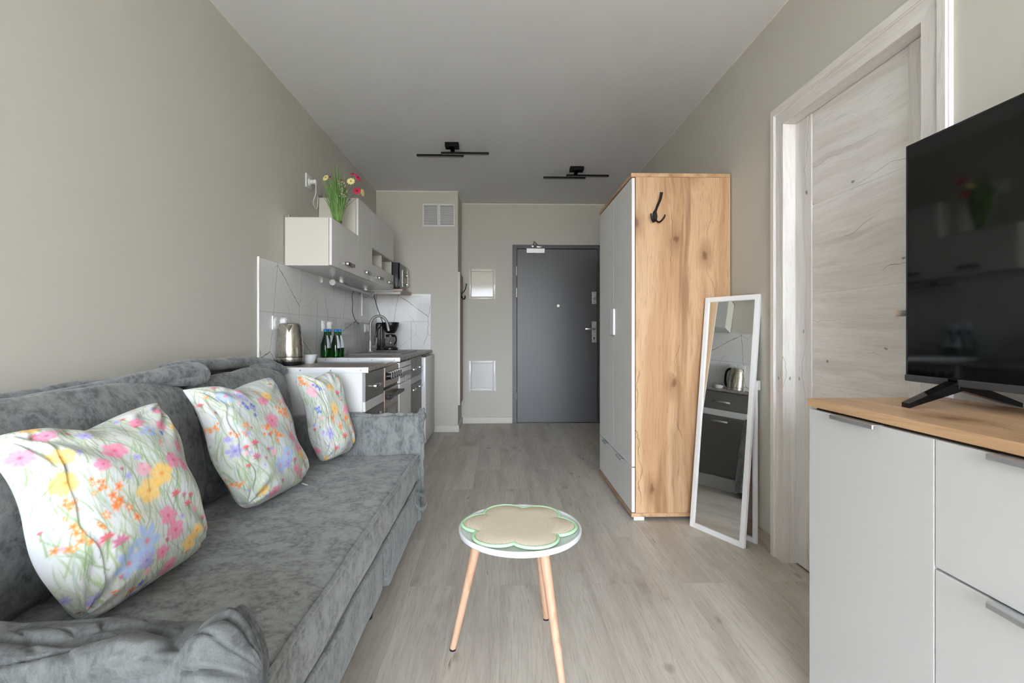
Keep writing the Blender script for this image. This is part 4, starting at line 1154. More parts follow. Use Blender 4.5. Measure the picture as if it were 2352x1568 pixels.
# ------------------------------------------------------------------ television
tvx = 1.140
ty0, ty1, tz0, tz1 = .235, 1.350, .936, 1.590
tv = thing('television', (tvx, (ty0 + ty1) / 2, sz), 'large black flat television standing on the sideboard', 'television')
b = NB(); box(b, tvx, tvx + .010, ty0, ty1, tz0 + .010, tz1, .002); obj('panel_back', b, M_black, tv)
b = NB(); box(b, tvx - .003, tvx + .0005, ty0 + .003, ty1 - .003, tz0 + .018, tz1 - .003, .0005); obj('screen', b, M_screen, tv)
b = NB()
box(b, tvx - .004, tvx + .008, ty0 - .001, ty0 + .003, tz0 + .012, tz1); box(b, tvx - .004, tvx + .008, ty1 - .003, ty1 + .001, tz0 + .012, tz1)
box(b, tvx - .004, tvx + .008, ty0, ty1, tz1 - .003, tz1 + .001); obj('thin_bezel', b, simple('dark steel bezel', srgb(60, 60, 60), .3, .6), tv)
b = NB(); box(b, tvx - .008, tvx + .014, ty0 - .002, ty1 + .003, tz0, tz0 + .018, .003); obj('bottom_bar', b, simple('charcoal bar', srgb(62, 63, 66), .4), tv)
b = NB(); box(b, tvx + .010, tvx + .055, ty0 + .12, ty1 - .12, tz0 + .04, tz0 + .36, .02, 3); obj('rear_housing', b, M_black, tv)
for yc_ in (1.205, .40):
    b = NB()
    for (xa, xb2) in ((tvx + .005, 1.012), (tvx + .005, 1.300)):
        for k in range(1):
            pts_in = Vector((xa, yc_, tz0 + .004)); pts_out = Vector((xb2, yc_ + .0, sz + .006))
            # a tapering blade
            vs = []
            for p, hh, ww in ((pts_in, .014, .016), (pts_out, .006, .012)):
                for dy_, dz_ in ((-ww, -hh), (ww, -hh), (ww, hh), (-ww, hh)):
                    vs.append(b.verts.new((p.x, p.y + dy_, max(p.z + dz_, sz + .0004))))
            for f in ((0, 1, 2, 3), (7, 6, 5, 4), (0, 4, 5, 1), (1, 5, 6, 2), (2, 6, 7, 3), (3, 7, 4, 0)): b.faces.new([vs[i] for i in f])
    box(b, tvx - .008, tvx + .02, yc_ - .016, yc_ + .016, tz0 - .008, tz0 + .02, .003)
    obj('stand_foot', b, M_black_gloss, tv)

# ------------------------------------------------------------------ side table
tcx, tcy, tz_ = .066, 1.638, .425
tb = thing('side_table', (tcx, tcy, 0), 'small round white side table on three beech legs', 'table')
b = NB(); R = .203
lathe(b, (tcx, tcy, tz_), [(0, -.018), (R - .012, -.018), (R - .004, -.015), (R, -.010), (R + .001, .0), (R - .002, .004), (R - .006, .004), (R - .010, -.001), (R - .016, -.003), (0, -.003)], 96)
obj('tabletop', b, M_white_lacq, tb, 30)
b = NB(); lathe(b, (tcx, tcy, tz_), [(0, -.030), (.115, -.030), (.12, -.019), (0, -.019)], 48); obj('leg_mount', b, M_white_lacq, tb, 30)
feet = [(-.160, 1.665), (.171, 1.834), (.186, 1.430)]
for (xx, yy) in feet:
    d = Vector((xx - tcx, yy - tcy, 0)).normalized()
    top = Vector((tcx, tcy, tz_ - .019)) + d * .135
    bot = Vector((xx, yy, .006))
    b = NB(); cyl(b, bot, top, .0105, .0165, 24); lg = obj('leg', b, M_beech, tb, 40)
    b = NB(); cyl(b, (xx, yy, 0), bot, .0108, .0108, 20); obj('foot_cap', b, M_black, lg, 40)

mt = thing('placemat', (tcx - .004, tcy + .006, tz_ + .0005), 'round scalloped seagrass placemat with mint rim on the side table', 'placemat')
mcx, mcy, mz = tcx - .004, tcy + .006, tz_ - .0025
def rim(t, k=0.0):
    return (.141 + k) + .043 * abs(math.cos(3 * (t + .14))) ** .75
b = NB(); n = 144
ring = []
for j, (s, z) in enumerate(((1, .003), (1, .009), (.97, .0115), (.66, .0105), (.33, .0105), (.05, .0105))):
    ring.append([b.verts.new((mcx + rim(2 * PI * k / n) * s * math.cos(2 * PI * k / n), mcy + rim(2 * PI * k / n) * s * math.sin(2 * PI * k / n), mz + z)) for k in range(n)])
for A, B in zip(ring, ring[1:]):
    for k in range(n): b.faces.new((A[k], A[(k + 1) % n], B[(k + 1) % n], B[k]))
b.faces.new(ring[-1]); b.faces.new([b.verts.new(v.co + Vector((0, 0, 0))) for v in ring[0]][::-1])
obj('woven_mat', b, M_woven, mt, 60)
b = NB(); tube(b, [(mcx + rim(2 * PI * k / n, .0055) * math.cos(2 * PI * k / n), mcy + rim(2 * PI * k / n, .0055) * math.sin(2 * PI * k / n), mz + .0066) for k in range(n)], .0056, 12, closed=True); obj('mint_rim', b, M_mint, mt, 60)

# ------------------------------------------------------------------ sofa
sf = thing('sofa', (-.88, 1.72, 0), 'grey chenille sofa bed with loose slipcover along the left wall', 'sofa')
SX0, SX1, SY0, SY1 = -1.328, -.440, .70, 2.730
b = NB(); soft(b, -1.24, -.452, .80, 1.925, .072, .272, .012, (.004, 0, 0), (10, 20, 5), amp=.003, fr=5); obj('base', b, M_sofa, sf, 60)
b = NB(); soft(b, -1.22, -.438, 1.955, 2.640, .064, .272, .012, (.006, 0, 0), (8, 14, 5), amp=.004, fr=5, seed=4)
db = obj('drawer_front', b, M_sofa, sf, 60)
b = NB()
lp_ = [(-.436, 2.50, .238), (-.425, 2.49, .200), (-.405, 2.495, .178), (-.385, 2.52, .178), (-.380, 2.545, .20), (-.395, 2.555, .225), (-.436, 2.55, .238)]
for k in range(2):
    pts = spline(lp_, 6)
A = []
for p in pts:
    A.append((b.verts.new(p + Vector((0, -.012, .012))), b.verts.new(p + Vector((0, .012, -.012))), b.verts.new(p + Vector((.002, .013, -.010))), b.verts.new(p + Vector((.002, -.011, .014)))))
for p, q in zip(A, A[1:]):
    for i in range(4): b.faces.new((p[i], p[(i + 1) % 4], q[(i + 1) % 4], q[i]))
obj('pull_loop', b, M_sofa, db, 60)

def seat_fn(P, q):
    P = Vector(P)
    if q.z > .5:
        P.z += -.010 * math.exp(-((P.y - 1.7) / .8) ** 2) * math.exp(-((P.x + .85) / .3) ** 2) + .004 * noise.noise(Vector((P.x * 5, P.y * 7, 0)))
    return P
b = NB(); soft(b, -1.24, SX1, .785, 2.648, .270, .420, .024, (.006, .0, .006), (24, 60, 7), fn=seat_fn, amp=.0035, fr=7, seed=2)
st = obj('seat_cushion', b, M_sofa_seat, sf, 60)
b = NB()
def wob(y, s): return .003 * noise.noise(Vector((y * 5, s, 0)))
tube(b, [(SX1 + .001 + wob(y, 1) * 2, y, .4195 + wob(y, 4) * 1.5) for y in np.linspace(.80, 2.64, 80)], .0078, 10)
obj('piping', b, M_sofa, st, 60)
b = NB()
tube(b, [(SX1 + .006 + wob(y, 7) * 2, y, .275 + wob(y, 9) * 2) for y in np.linspace(.80, 2.64, 80)], .0078, 10)
obj('lower_piping', b, M_sofa, st, 60)
# backrest under the slipcover
def back_fn(P, q):
    P = Vector(P)
    if q.z > 0:
        P.z += q.z * (.012 * math.sin(P.y * 9) * noise.noise(Vector((P.y * 3, 2, 0))) + .018 * (P.y - 1.2) * (P.y < 2.0) + .012 * (P.y >= 2.0))
    return P
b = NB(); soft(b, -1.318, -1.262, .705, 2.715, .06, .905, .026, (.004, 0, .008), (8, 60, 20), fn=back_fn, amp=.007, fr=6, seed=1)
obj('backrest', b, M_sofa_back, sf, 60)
# bunched slipcover knot between the two back cushions
b = NB()
def roll(bm, pts, rad, flat=.6, seed=0, n=18):
    P = spline(pts, 10); m = len(P)
    rings = []
    for i, p in enumerate(P):
        t = i / (m - 1)
        d = (P[min(i + 1, m - 1)] - P[max(i - 1, 0)]).normalized()
        side = d.cross(Vector((0, 0, 1))).normalized(); up = side.cross(d)
        r = np.interp(t, np.linspace(0, 1, len(rad)), rad)
        rg_ = []
        for k in range(n):
            a = 2 * PI * k / n
            w = 1 + .30 * abs(noise.noise(Vector((math.cos(a) * 1.8 + seed, math.sin(a) * 1.8, t * 6)))) + .10 * noise.noise(Vector((math.cos(a) * 3 + seed, math.sin(a) * 3, t * 20)))
            rg_.append(bm.verts.new(p + side * math.cos(a) * r * w + up * math.sin(a) * r * flat * w))
        rings.append(rg_)
    for A, B in zip(rings, rings[1:]):
        for k in range(n): bm.faces.new((A[k], A[(k + 1) % n], B[(k + 1) % n], B[k]))
    bm.faces.new(rings[0][::-1]); bm.faces.new(rings[-1])
def crumple(bm, c, s, seed, sub=5, am=.35):
    r = bmesh.ops.create_icosphere(bm, subdivisions=min(sub, 5), radius=1.0)
    for v in r['verts']:
        n_ = v.co.normalized()
        q = n_ * 1.5 + Vector((seed * 3.1, seed, -seed * 2)) + noise.noise_vector(n_ * 2 + Vector((seed, 0, 0))) * .5
        k = .80 + am * abs(noise.noise(q * .9)) * 1.5
        v.co = Vector((c[0] + n_.x * s[0] * k, c[1] + n_.y * s[1] * k, c[2] + n_.z * s[2] * k))
roll(b, [(-1.235, 1.30, .893), (-1.22, 1.50, .902), (-1.20, 1.66, .912), (-1.180, 1.78, .920), (-1.160, 1.86, .922), (-1.142, 1.905, .908), (-1.140, 1.90, .885)], [.016, .022, .030, .036, .036, .030, .020], .80, 1, 28)
roll(b, [(-1.225, 1.80, .925), (-1.19, 1.86, .940), (-1.155, 1.90, .936), (-1.135, 1.915, .918), (-1.135, 1.905, .895)], [.016, .022, .024, .022, .014], .85, 5, 28)
roll(b, [(-1.20, 1.72, .905), (-1.165, 1.80, .898), (-1.14, 1.86, .894), (-1.13, 1.905, .890)], [.018, .024, .024, .016], .8, 8, 28)
roll(b, [(-1.25, 1.86, .935), (-1.235, 1.98, .942), (-1.225, 2.15, .934), (-1.23, 2.35, .930), (-1.225, 2.52, .918), (-1.215, 2.62, .905), (-1.20, 2.67, .885)], [.020, .028, .030, .030, .032, .030, .022], .8, 11, 28)
roll(b, [(-1.21, 2.40, .900), (-1.19, 2.52, .893), (-1.175, 2.62, .885), (-1.165, 2.68, .862)], [.018, .026, .030, .022], .8, 14, 28)
bmesh.ops.smooth_vert(b, verts=b.verts, factor=.5, use_axis_x=True, use_axis_y=True, use_axis_z=True)
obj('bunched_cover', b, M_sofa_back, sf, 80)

# armrests
def arm_fn(P, q):
    P = Vector(P)
    if q.z > .4: P.z += .008 * math.sin(P.x * 14 + 1) * q.z
    return P
b = NB(); soft(b, -1.21, -.432, 2.650, 2.722, .05, .628, .022, (.012, .006, .006), (40, 8, 26), fn=arm_fn, amp=.007, fr=9, seed=6)
fa = obj('armrest', b, M_sofa, sf, 60)
b = NB()
tube(b, spline([(-1.0, 2.655, .627), (-.85, 2.650, .632), (-.7, 2.652, .626), (-.55, 2.650, .634), (-.46, 2.655, .630), (-.425, 2.67, .625)], 8), [.008 + .004 * math.sin(k * 1.3) for k in range(41)], 10)
crumple(b, (-.425, 2.675, .622), (.020, .030, .030), 2.0, 3, .8)
tube(b, spline([(-.425, 2.675, .60), (-.418, 2.665, .48), (-.424, 2.67, .36), (-.420, 2.668, .22), (-.425, 2.67, .10)], 8), [.010 + .003 * math.sin(k * 1.1) for k in range(33)], 10)
obj('cover_fold', b, M_sofa, fa, 80)
def near_fn(P, q):
    P = Vector(P)
    # slack cloth: long rolls across the top that get deeper towards the front corner
    t = (P.x + 1.25) / .9
    if q.z > .2:
        P.z += q.z * (.007 * math.sin(P.x * 16 + P.y * 30) * (1 - t) + .010 * t * math.sin(P.x * 24 + 1.2))
    return P
b = NB(); soft(b, -1.25, -.405, .708, .788, .05, .600, .034, (.004, .002, .0), (60, 14, 24), amp=.004, fr=8, seed=11)
na = obj('armrest', b, M_sofa, sf, 60)
# slack folds of the cover on the near arm
def drape(x0, x1, prof, na_, nt_, dfn):
    """cloth skin over a profile (list of (y, z)) swept along x, dented by dfn(x, t)"""
    bm = NB()
    P = spline([(0, y, z) for y, z in prof], 8); m = len(P) - 1
    gridv = []
    for i in range(na_ + 1):
        x = x0 + (x1 - x0) * i / na_; row = []
        for k in range(nt_ + 1):
            t = k / nt_; f = t * m; a = min(int(f), m - 1); p = P[a].lerp(P[a + 1], f - a)
            d = (P[a + 1] - P[a]).normalized(); nrm = Vector((0, d.z, -d.y))
            if nrm.z < 0 and abs(nrm.z) > abs(nrm.y): nrm = -nrm
            if abs(nrm.y) >= abs(nrm.z) and nrm.y > 0 and t > .4: nrm = -nrm
            q = dfn(x, t)
            e = min(1, max(0, (x + .410) / .060)); sh_ = math.sqrt(max(0, 1 - e * e))
            pt = Vector((x + q[1] * sh_, p.y, p.z)) + nrm * q[0] * (.35 + .65 * sh_)
            pt.y = .735 + (pt.y - .735) * sh_; pt.z -= .055 * (1 - sh_)
            row.append(bm.verts.new(pt))
        gridv.append(row)
    for A, B in zip(gridv, gridv[1:]):
        for k in range(nt_): bm.faces.new((A[k], A[k + 1], B[k + 1], B[k]))
    return bm
def gz(t, c, w): return math.exp(-((t - c) / w) ** 2)
def near_d(x, t):
    c = min(1, max(0, (x + 1.0) / .45))             # slack grows towards the front corner
    body = 1 - gz(x, -.37, .07)
    w1 = .022 * math.sin(x * 9 + 1) + .03 * noise.noise(Vector((x * 5, 0, 3)))
    d = .030 * gz(t, .50 + w1, .070) * body          # long roll on the outer edge
    d -= .010 * gz(t, .40 + w1, .022) * body
    d += (.012 + .010 * c) * gz(t, .665 + w1 * 1.4, .042) * body
    d -= .014 * gz(t, .600 + w1 * 1.2, .013) * body
    d += .016 * gz(t, .80 + .03 * math.sin(x * 13), .05) * (.4 + c)
    # crisp creases that fan out from the corner
    p = Vector((x * 7 + t * 5, t * 6 - x * 2.5, 1.7))
    d -= .014 * (.35 + .65 * c) * max(0, 1 - abs(noise.noise(p)) * 6.5) * gz(t, .56, .26)
    p2 = Vector((x * 15 - t * 7, t * 10 + x * 4, 5.1))
    d -= .006 * (.4 + .6 * c) * max(0, 1 - abs(noise.noise(p2)) * 5)
    d += .010 * c * noise.noise(Vector((x * 10 + t * 6, t * 9, 5)))
    # the bunch of cloth on the front corner and the valley behind it
    d += .026 * gz(x, -.405, .036) * gz(t, .36, .22) + .016 * gz(x, -.52, .035) * gz(t, .47, .12)
    d -= .026 * gz(x, -.458 + .05 * (t - .4), .013) * gz(t, .46, .20)
    return (max(d, -.004), .008 * noise.noise(Vector((x * 9, t * 8, 9))))
b = drape(-1.25, -.350, [(.802, .585), (.796, .612), (.775, .626), (.745, .630), (.710, .626), (.688, .604), (.680, .56), (.678, .50), (.678, .40), (.678, .28)], 300, 130, near_d)
r_ = bmesh.ops.solidify(b, geom=b.faces[:], thickness=.004)
obj('cover_fold', b, M_sofa, na, 80)
b = NB(); soft(b, -.425, -.368, .706, .770, .06, .545, .03, (.004, .004, .0), (8, 8, 24), amp=.008, fr=9, seed=15)
obj('arm_front', b, M_sofa, na, 60)
for xx in (-1.15, -.50):
    for yy in (.90, 1.86, 2.55):
        b = NB(); cyl(b, (xx, yy, 0), (xx, yy, .085), .020, .028, 20); obj('foot', b, M_black, sf, 40)

# back cushions
def cushion(y0, y1, label, seed, xo=0.0, ztop=.895):
    t = thing('back_cushion', (-1.17, (y0 + y1) / 2, .42), label, 'cushion', 'grey back cushions of the sofa')
    def fn(P, q):
        P = Vector(P)
        k = (P.z - .42) / .47
        P.x += -.055 * k + xo + (.020 if q.x > .5 else 0) * math.sin(PI * min(max(k, 0), 1))
        # corners pulled in
        P.z -= .020 * max(0, abs(q.y) - .6) / .4 * (q.z > .5)
        return P
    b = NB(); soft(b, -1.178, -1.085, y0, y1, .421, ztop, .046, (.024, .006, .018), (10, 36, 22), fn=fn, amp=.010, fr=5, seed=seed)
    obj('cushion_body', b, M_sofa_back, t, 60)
cushion(.806, 1.866, 'wide grey back cushion of the sofa, the one nearer the camera', 1.5)
cushion(1.884, 2.640, 'narrower grey back cushion of the sofa, the one nearer the kitchen', 8.5, .005, .885)

# ------------------------------------------------------------------ floral pillows
def inv_bilinear(quad, x, y):
    bl, br, tr, tlq = [np.array(q, float) for q in quad]
    u = v = .5
    for _ in range(20):
        p = bl * (1 - u) * (1 - v) + br * u * (1 - v) + tr * u * v + tlq * (1 - u) * v
        du = (br - bl) * (1 - v) + (tr - tlq) * v; dv = (tlq - bl) * (1 - u) + (tr - br) * u
        J = np.array([du, dv]).T
        d = np.linalg.solve(J, np.array([x, y]) - p); u += d[0]; v += d[1]
    return u, v

def paint(U, V, flowers, seed):
    rs = np.random.RandomState(seed)
    n = U.size
    C = np.ones((n, 3)) * np.array([.67, .68, .70])
    def lay(mask, col, st=1.0):
        m_ = np.clip(mask * st, 0, 1)[:, None]
        C[:] = C * (1 - m_) + np.array(col) * m_
    def lin(r, g, b_): return np.array(srgb(r, g, b_)[:3])
    # grass strokes
    greens = [lin(160, 182, 132), lin(184, 202, 164), lin(146, 172, 120), lin(196, 206, 180), lin(176, 194, 186), lin(134, 158, 110)]
    for i in range(26):                       # pale washes
        x0, v0, r0 = rs.rand(), rs.rand(), rs.uniform(.05, .13)
        lay(np.exp(-(((U - x0) / r0) ** 2 + ((V - v0) / (r0 * 1.3)) ** 2)), [lin(214, 224, 196), lin(214, 214, 236), lin(236, 226, 200), lin(208, 222, 226)][rs.randint(4)], .28)
    for i in range(90):                       # broad soft leaves
        x0, v0 = rs.rand(), rs.rand() * 1.05 - .1; L = rs.uniform(.10, .22); a = rs.normal(0, .35); bb = rs.normal(0, 1.8); w0 = rs.uniform(.006, .013)
        sel = np.where((V > v0) & (V < v0 + L) & (np.abs(U - x0) < .18))[0]
        if sel.size == 0: continue
        t = V[sel] - v0
        mk = np.exp(-((U[sel] - x0 - a * t - bb * t * t) / (w0 * np.sqrt(np.clip(np.sin(PI * t / L), .02, 1)))) ** 2) * .36
        C[sel] = C[sel] * (1 - mk[:, None]) + greens[rs.randint(6)] * mk[:, None]
    for i in range(900):
        x0, v0 = rs.rand(), rs.rand() * 1.05 - .1; L = rs.uniform(.06, .22); a = rs.normal(0, .28); bb = rs.normal(0, 1.6)
        sel = np.where((V > v0) & (V < v0 + L) & (np.abs(U - x0) < .16))[0]
        if sel.size == 0: continue
        t = V[sel] - v0
        xx = x0 + a * t + bb * t * t
        w = rs.uniform(.0026, .0058) * (1 - t / L * .6) * np.sqrt(1 + (a + 2 * bb * t) ** 2)
        mk = np.exp(-((U[sel] - xx) / w) ** 2) * np.minimum(1, (1 - t / L) * 3) * rs.uniform(.45, .95)
        mk = mk[:, None]; C[sel] = C[sel] * (1 - mk) + greens[rs.randint(6)] * mk
    cols = dict(pink=(lin(240, 138, 178), lin(222, 66, 96)), lpink=(lin(246, 186, 204), lin(238, 150, 170)), yellow=(lin(250, 208, 108), lin(240, 140, 50)), orange=(lin(246, 150, 72), lin(232, 92, 44)),
                blue=(lin(168, 196, 238), lin(140, 130, 220)), violet=(lin(176, 170, 228), lin(130, 110, 200)), cobalt=(lin(96, 118, 214), lin(70, 80, 190)), red=(lin(232, 70, 104), lin(200, 40, 90)), mag=(lin(214, 96, 150), lin(150, 50, 90)))
    for (kind, x, y, r) in flowers:
        r = r * 1.08
        base, core = cols[kind]
        dx, dy = U - x, V - y
        # stem
        if kind in ('red', 'pink', 'yellow', 'mag', 'lpink'):
            L = r * 2.6; t = y - V; bb = rs.normal(0, 2.5)
            mk = np.exp(-((dx - bb * t * t) / (.0034 * np.sqrt(1 + (2 * bb * t) ** 2))) ** 2) * ((t > 0) & (t < L)); lay(mk, lin(140, 162, 110), .7)
        sel = np.where((np.abs(dx) < r * 1.9) & (np.abs(dy) < r * 1.9))[0]
        if sel.size == 0: continue
        def layl(mk, col, st=1.0):
            m_ = np.clip(mk * st, 0, 1)[:, None]; C[sel] = C[sel] * (1 - m_) + np.array(col) * m_
        X, Y = dx[sel], dy[sel]
        if kind in ('orange', 'cobalt'):
            for q in range(9):
                ax, ay = rs.normal(0, .48, 2) * r
                rr_ = np.hypot(X - ax, Y - ay); pr = r * .30
                th = np.arctan2(Y - ay, X - ax)
                edge = pr * (.75 + .25 * np.cos(5 * th + q))
                layl(1 / (1 + np.exp((rr_ - edge) / (pr * .10))), base * (1 - .18 * rs.rand()) + .10 * core * rs.rand(), .85)
                layl(np.exp(-(rr_ / (pr * .30)) ** 2), core if q % 3 else np.array([.95, .85, .7]), .8)
        elif kind in ('red', 'mag'):
            rr_ = np.hypot(X, (Y) * 1.4); th = np.arctan2(Y, X)
            edge = r * (.72 + .18 * np.cos(7 * th))
            layl(1 / (1 + np.exp((rr_ - edge) / (r * .09))) * (Y > -r * .35), base, .9)
            layl(np.exp(-((X / (r * .35)) ** 2 + ((Y + r * .45) / (r * .5)) ** 2)), lin(120, 140, 92), .85)
        else:
            npet = 6 if kind in ('blue', 'violet') else 5
            rr_ = np.hypot(X, Y * (1.25 if kind != 'blue' else 1.0)); th = np.arctan2(Y, X); ph = rs.uniform(0, 6)
            k1 = .42 if kind in ('blue', 'violet') else .16
            edge = r * (1 - 1.6 * k1 + 1.6 * k1 * np.abs(np.cos(npet * .5 * (th + ph))) ** .6) * (1 + .05 * np.sin(7 * th + ph))
            body = 1 / (1 + np.exp((rr_ - edge) / (r * .07)))
            shade = .55 + .45 * np.clip(rr_ / r, 0, 1)
            layl(body, base, .80); layl(body * (.5 + .5 * np.cos(npet * th * 2 + ph)) * .25 * (rr_ / r), core, 1)
            layl(np.exp(-(rr_ / (r * .20)) ** 2), core if kind not in ('blue',) else lin(226, 110, 110), .85)
            rim_ = np.exp(-((rr_ - edge * .95) / (r * .06)) ** 2)
            layl(rim_, base * .8 + core * .2, .3)
    return C

def pillow(label, corners, T, flowers_px, quad, seed, N=230, hem=None, name='throw_pillow', outward=(1, -.5, .2), pinch=.035, zip_=False):
    """corners BL, BR, TR, TL in room coordinates"""
    BLc, BRc, TRc, TLc = [np.array(c, float) for c in corners]
    tt_ = np.linspace(-1, 1, N); lin_ = .25 * tt_ + .75 * np.sin(tt_ * PI / 2)      # denser towards the seams
    fmap = lambda q: .5 * q + .5 * np.arcsin(np.clip(q, -1, 1)) * 2 / PI
    UU, VV = np.meshgrid(lin_, lin_, indexing='xy')
    u, v = UU.ravel(), VV.ravel()
    # pincushion outline with corner ears
    up = u * (1 - pinch * (1 - v ** 2) * (.35 + .65 * u ** 2)); vp = v * (1 - pinch * (1 - u ** 2) * (.35 + .65 * v ** 2))
    s, t = (up + 1) / 2, (vp + 1) / 2
    P = BLc[None] * ((1 - s) * (1 - t))[:, None] + BRc[None] * (s * (1 - t))[:, None] + TRc[None] * (s * t)[:, None] + TLc[None] * ((1 - s) * t)[:, None]
    cen = (BLc + BRc + TRc + TLc) / 4
    kk = .16 * (np.abs(u) ** 5 * np.abs(v) ** 5) * (v < 0)          # rounded lower corners
    P = P + (cen[None] - P) * kk[:, None]
    nrm = np.cross(BRc - BLc, TLc - BLc); nrm /= np.linalg.norm(nrm)
    if nrm.dot(np.array(outward)) < 0: nrm = -nrm
    th = T * np.power(np.clip((1 - np.abs(u) ** 3.2) * (1 - np.abs(v) ** 3.2), 0, 1), .45) + .0012
    rs = np.random.RandomState(seed)
    wr = np.zeros_like(u)
    # radial tension wrinkles from the corners and along the edges
    for cu, cv in ((-1, -1), (1, -1), (1, 1), (-1, 1)):
        d = np.hypot(u - cu, v - cv); an = np.arctan2(v - cv, u - cu)
        wr += .008 * np.sin(an * 13 + rs.rand() * 6 + 2 * d) * np.exp(-(d / .60) ** 2) * np.clip(d * 4, 0, 1)
    for k in range(7):
        a = rs.uniform(0, PI); f = rs.uniform(3, 7); ph = rs.rand() * 6
        wr += .0028 * np.sin((u * math.cos(a) + v * math.sin(a)) * f + ph + 1.5 * np.sin(u * 2 + v * 3 + k))
    wr += .006 * np.sin(u * 19 + 2 * np.sin(v * 3)) * np.exp(-((1 - v) / .22) ** 2) + .004 * np.sin(v * 16 + np.sin(u * 4)) * np.exp(-((1 + u) / .2) ** 2)
    edge = np.clip((1 - np.maximum(np.abs(u), np.abs(v))) * 8, 0, 1)
    wr *= edge
    fr_ = th + wr
    if hem is not None:
        q = u - (hem + .035 * np.sin(v * 5 + seed) + .02 * np.sin(v * 11))
        fr_ += (.003 * np.exp(-((q) / .018) ** 2) - .005 * np.exp(-((q - .05) / .040) ** 2) - .003 * np.exp(-((q + .05) / .03) ** 2)) * np.clip((1 - np.abs(v)) * 6, 0, 1)
    # wavy free edge (flange) bending out of plane
    bend = .018 * np.sin(u * 4.2 + seed) * np.exp(-((1 - v) / .10) ** 2) + .012 * np.sin(v * 5 + 1 + seed) * np.exp(-((1 - np.abs(u)) / .08) ** 2)
    P[:, 2] -= .022 * np.exp(-((u + .05) / .38) ** 2) * np.exp(-((1 - v) / .35) ** 2)
    F_ = P + nrm[None] * (fr_ + bend)[:, None]
    B_ = P - nrm[None] * (th * .36 - bend)[:, None]
    F_[:, 2] = np.maximum(F_[:, 2], .421); B_[:, 2] = np.maximum(B_[:, 2], .421)
    verts = np.concatenate([F_, B_])
    idx = np.arange(N * N).reshape(N, N)
    a_, b_, c_, d_ = idx[:-1, :-1].ravel(), idx[:-1, 1:].ravel(), idx[1:, 1:].ravel(), idx[1:, :-1].ravel()
    quads = np.concatenate([np.stack([a_, b_, c_, d_], 1), np.stack([d_, c_, b_, a_], 1) + N * N])
    o_ = N * N
    side = []
    border = list(idx[0, :]) + list(idx[1:, -1]) + list(idx[-1, -2::-1]) + list(idx[-2:0:-1, 0])
    for i in range(len(border)):
        p, q = border[i], border[(i + 1) % len(border)]
        side.append((q, p, p + o_, q + o_))
    quads = np.concatenate([quads, np.array(side)])
    base = Vector(((BLc + BRc) / 2)); base.z = .42
    t_ = thing(name, base[:], label, 'pillow', 'floral throw pillows on the sofa')
    verts = verts - np.array(base)[None]
    me = bpy.data.meshes.new('pillow_cover')
    me.vertices.add(len(verts)); me.vertices.foreach_set('co', verts.astype(np.float32).ravel())
    me.loops.add(quads.size); me.loops.foreach_set('vertex_index', quads.astype(np.int32).ravel())
    me.polygons.add(len(quads)); me.polygons.foreach_set('loop_start', np.arange(0, quads.size, 4, dtype=np.int32)); me.polygons.foreach_set('loop_total', np.full(len(quads), 4, dtype=np.int32))
    me.polygons.foreach_set('use_smooth', np.ones(len(quads), dtype=bool))
    me.update()
    fl_ = []
    for (k, x, y, r) in flowers_px:
        uu, vv = inv_bilinear(quad, x, y); uu = (fmap(2 * uu - 1) + 1) / 2; vv = (fmap(2 * vv - 1) + 1) / 2; fl_.append((k, uu, vv, r * .86))
    rs2 = random.Random(seed)
    for k in range(64):
        fl_.insert(0, (rs2.choice(['lpink', 'violet', 'orange', 'red', 'mag', 'violet', 'red']), rs2.random(), rs2.random(), rs2.uniform(.011, .026)))
    C = paint((fmap(u) + 1) / 2, (fmap(v) + 1) / 2, fl_, seed)
    C = np.concatenate([C, C[:, :]]); C = np.concatenate([C, np.ones((len(C), 1))], 1)
    at = me.color_attributes.new('print', 'FLOAT_COLOR', 'POINT')
    at.data.foreach_set('color', C.astype(np.float32).ravel())
    me.materials.append(M_print)
    o = bpy.data.objects.new('pillow_cover', me); COL.objects.link(o); o.parent = t_
    BASE[o.name] = base
    if zip_:
        b = NB(); c = Vector(corners[1]) + Vector((.005, -.04, .006)); tube(b, [c, c + Vector((.012, -.004, -.003)), c + Vector((.026, -.010, -.004))], .0022, 8)
        obj('zip_pull', b, M_white_plastic, t_, 50)
    return t_

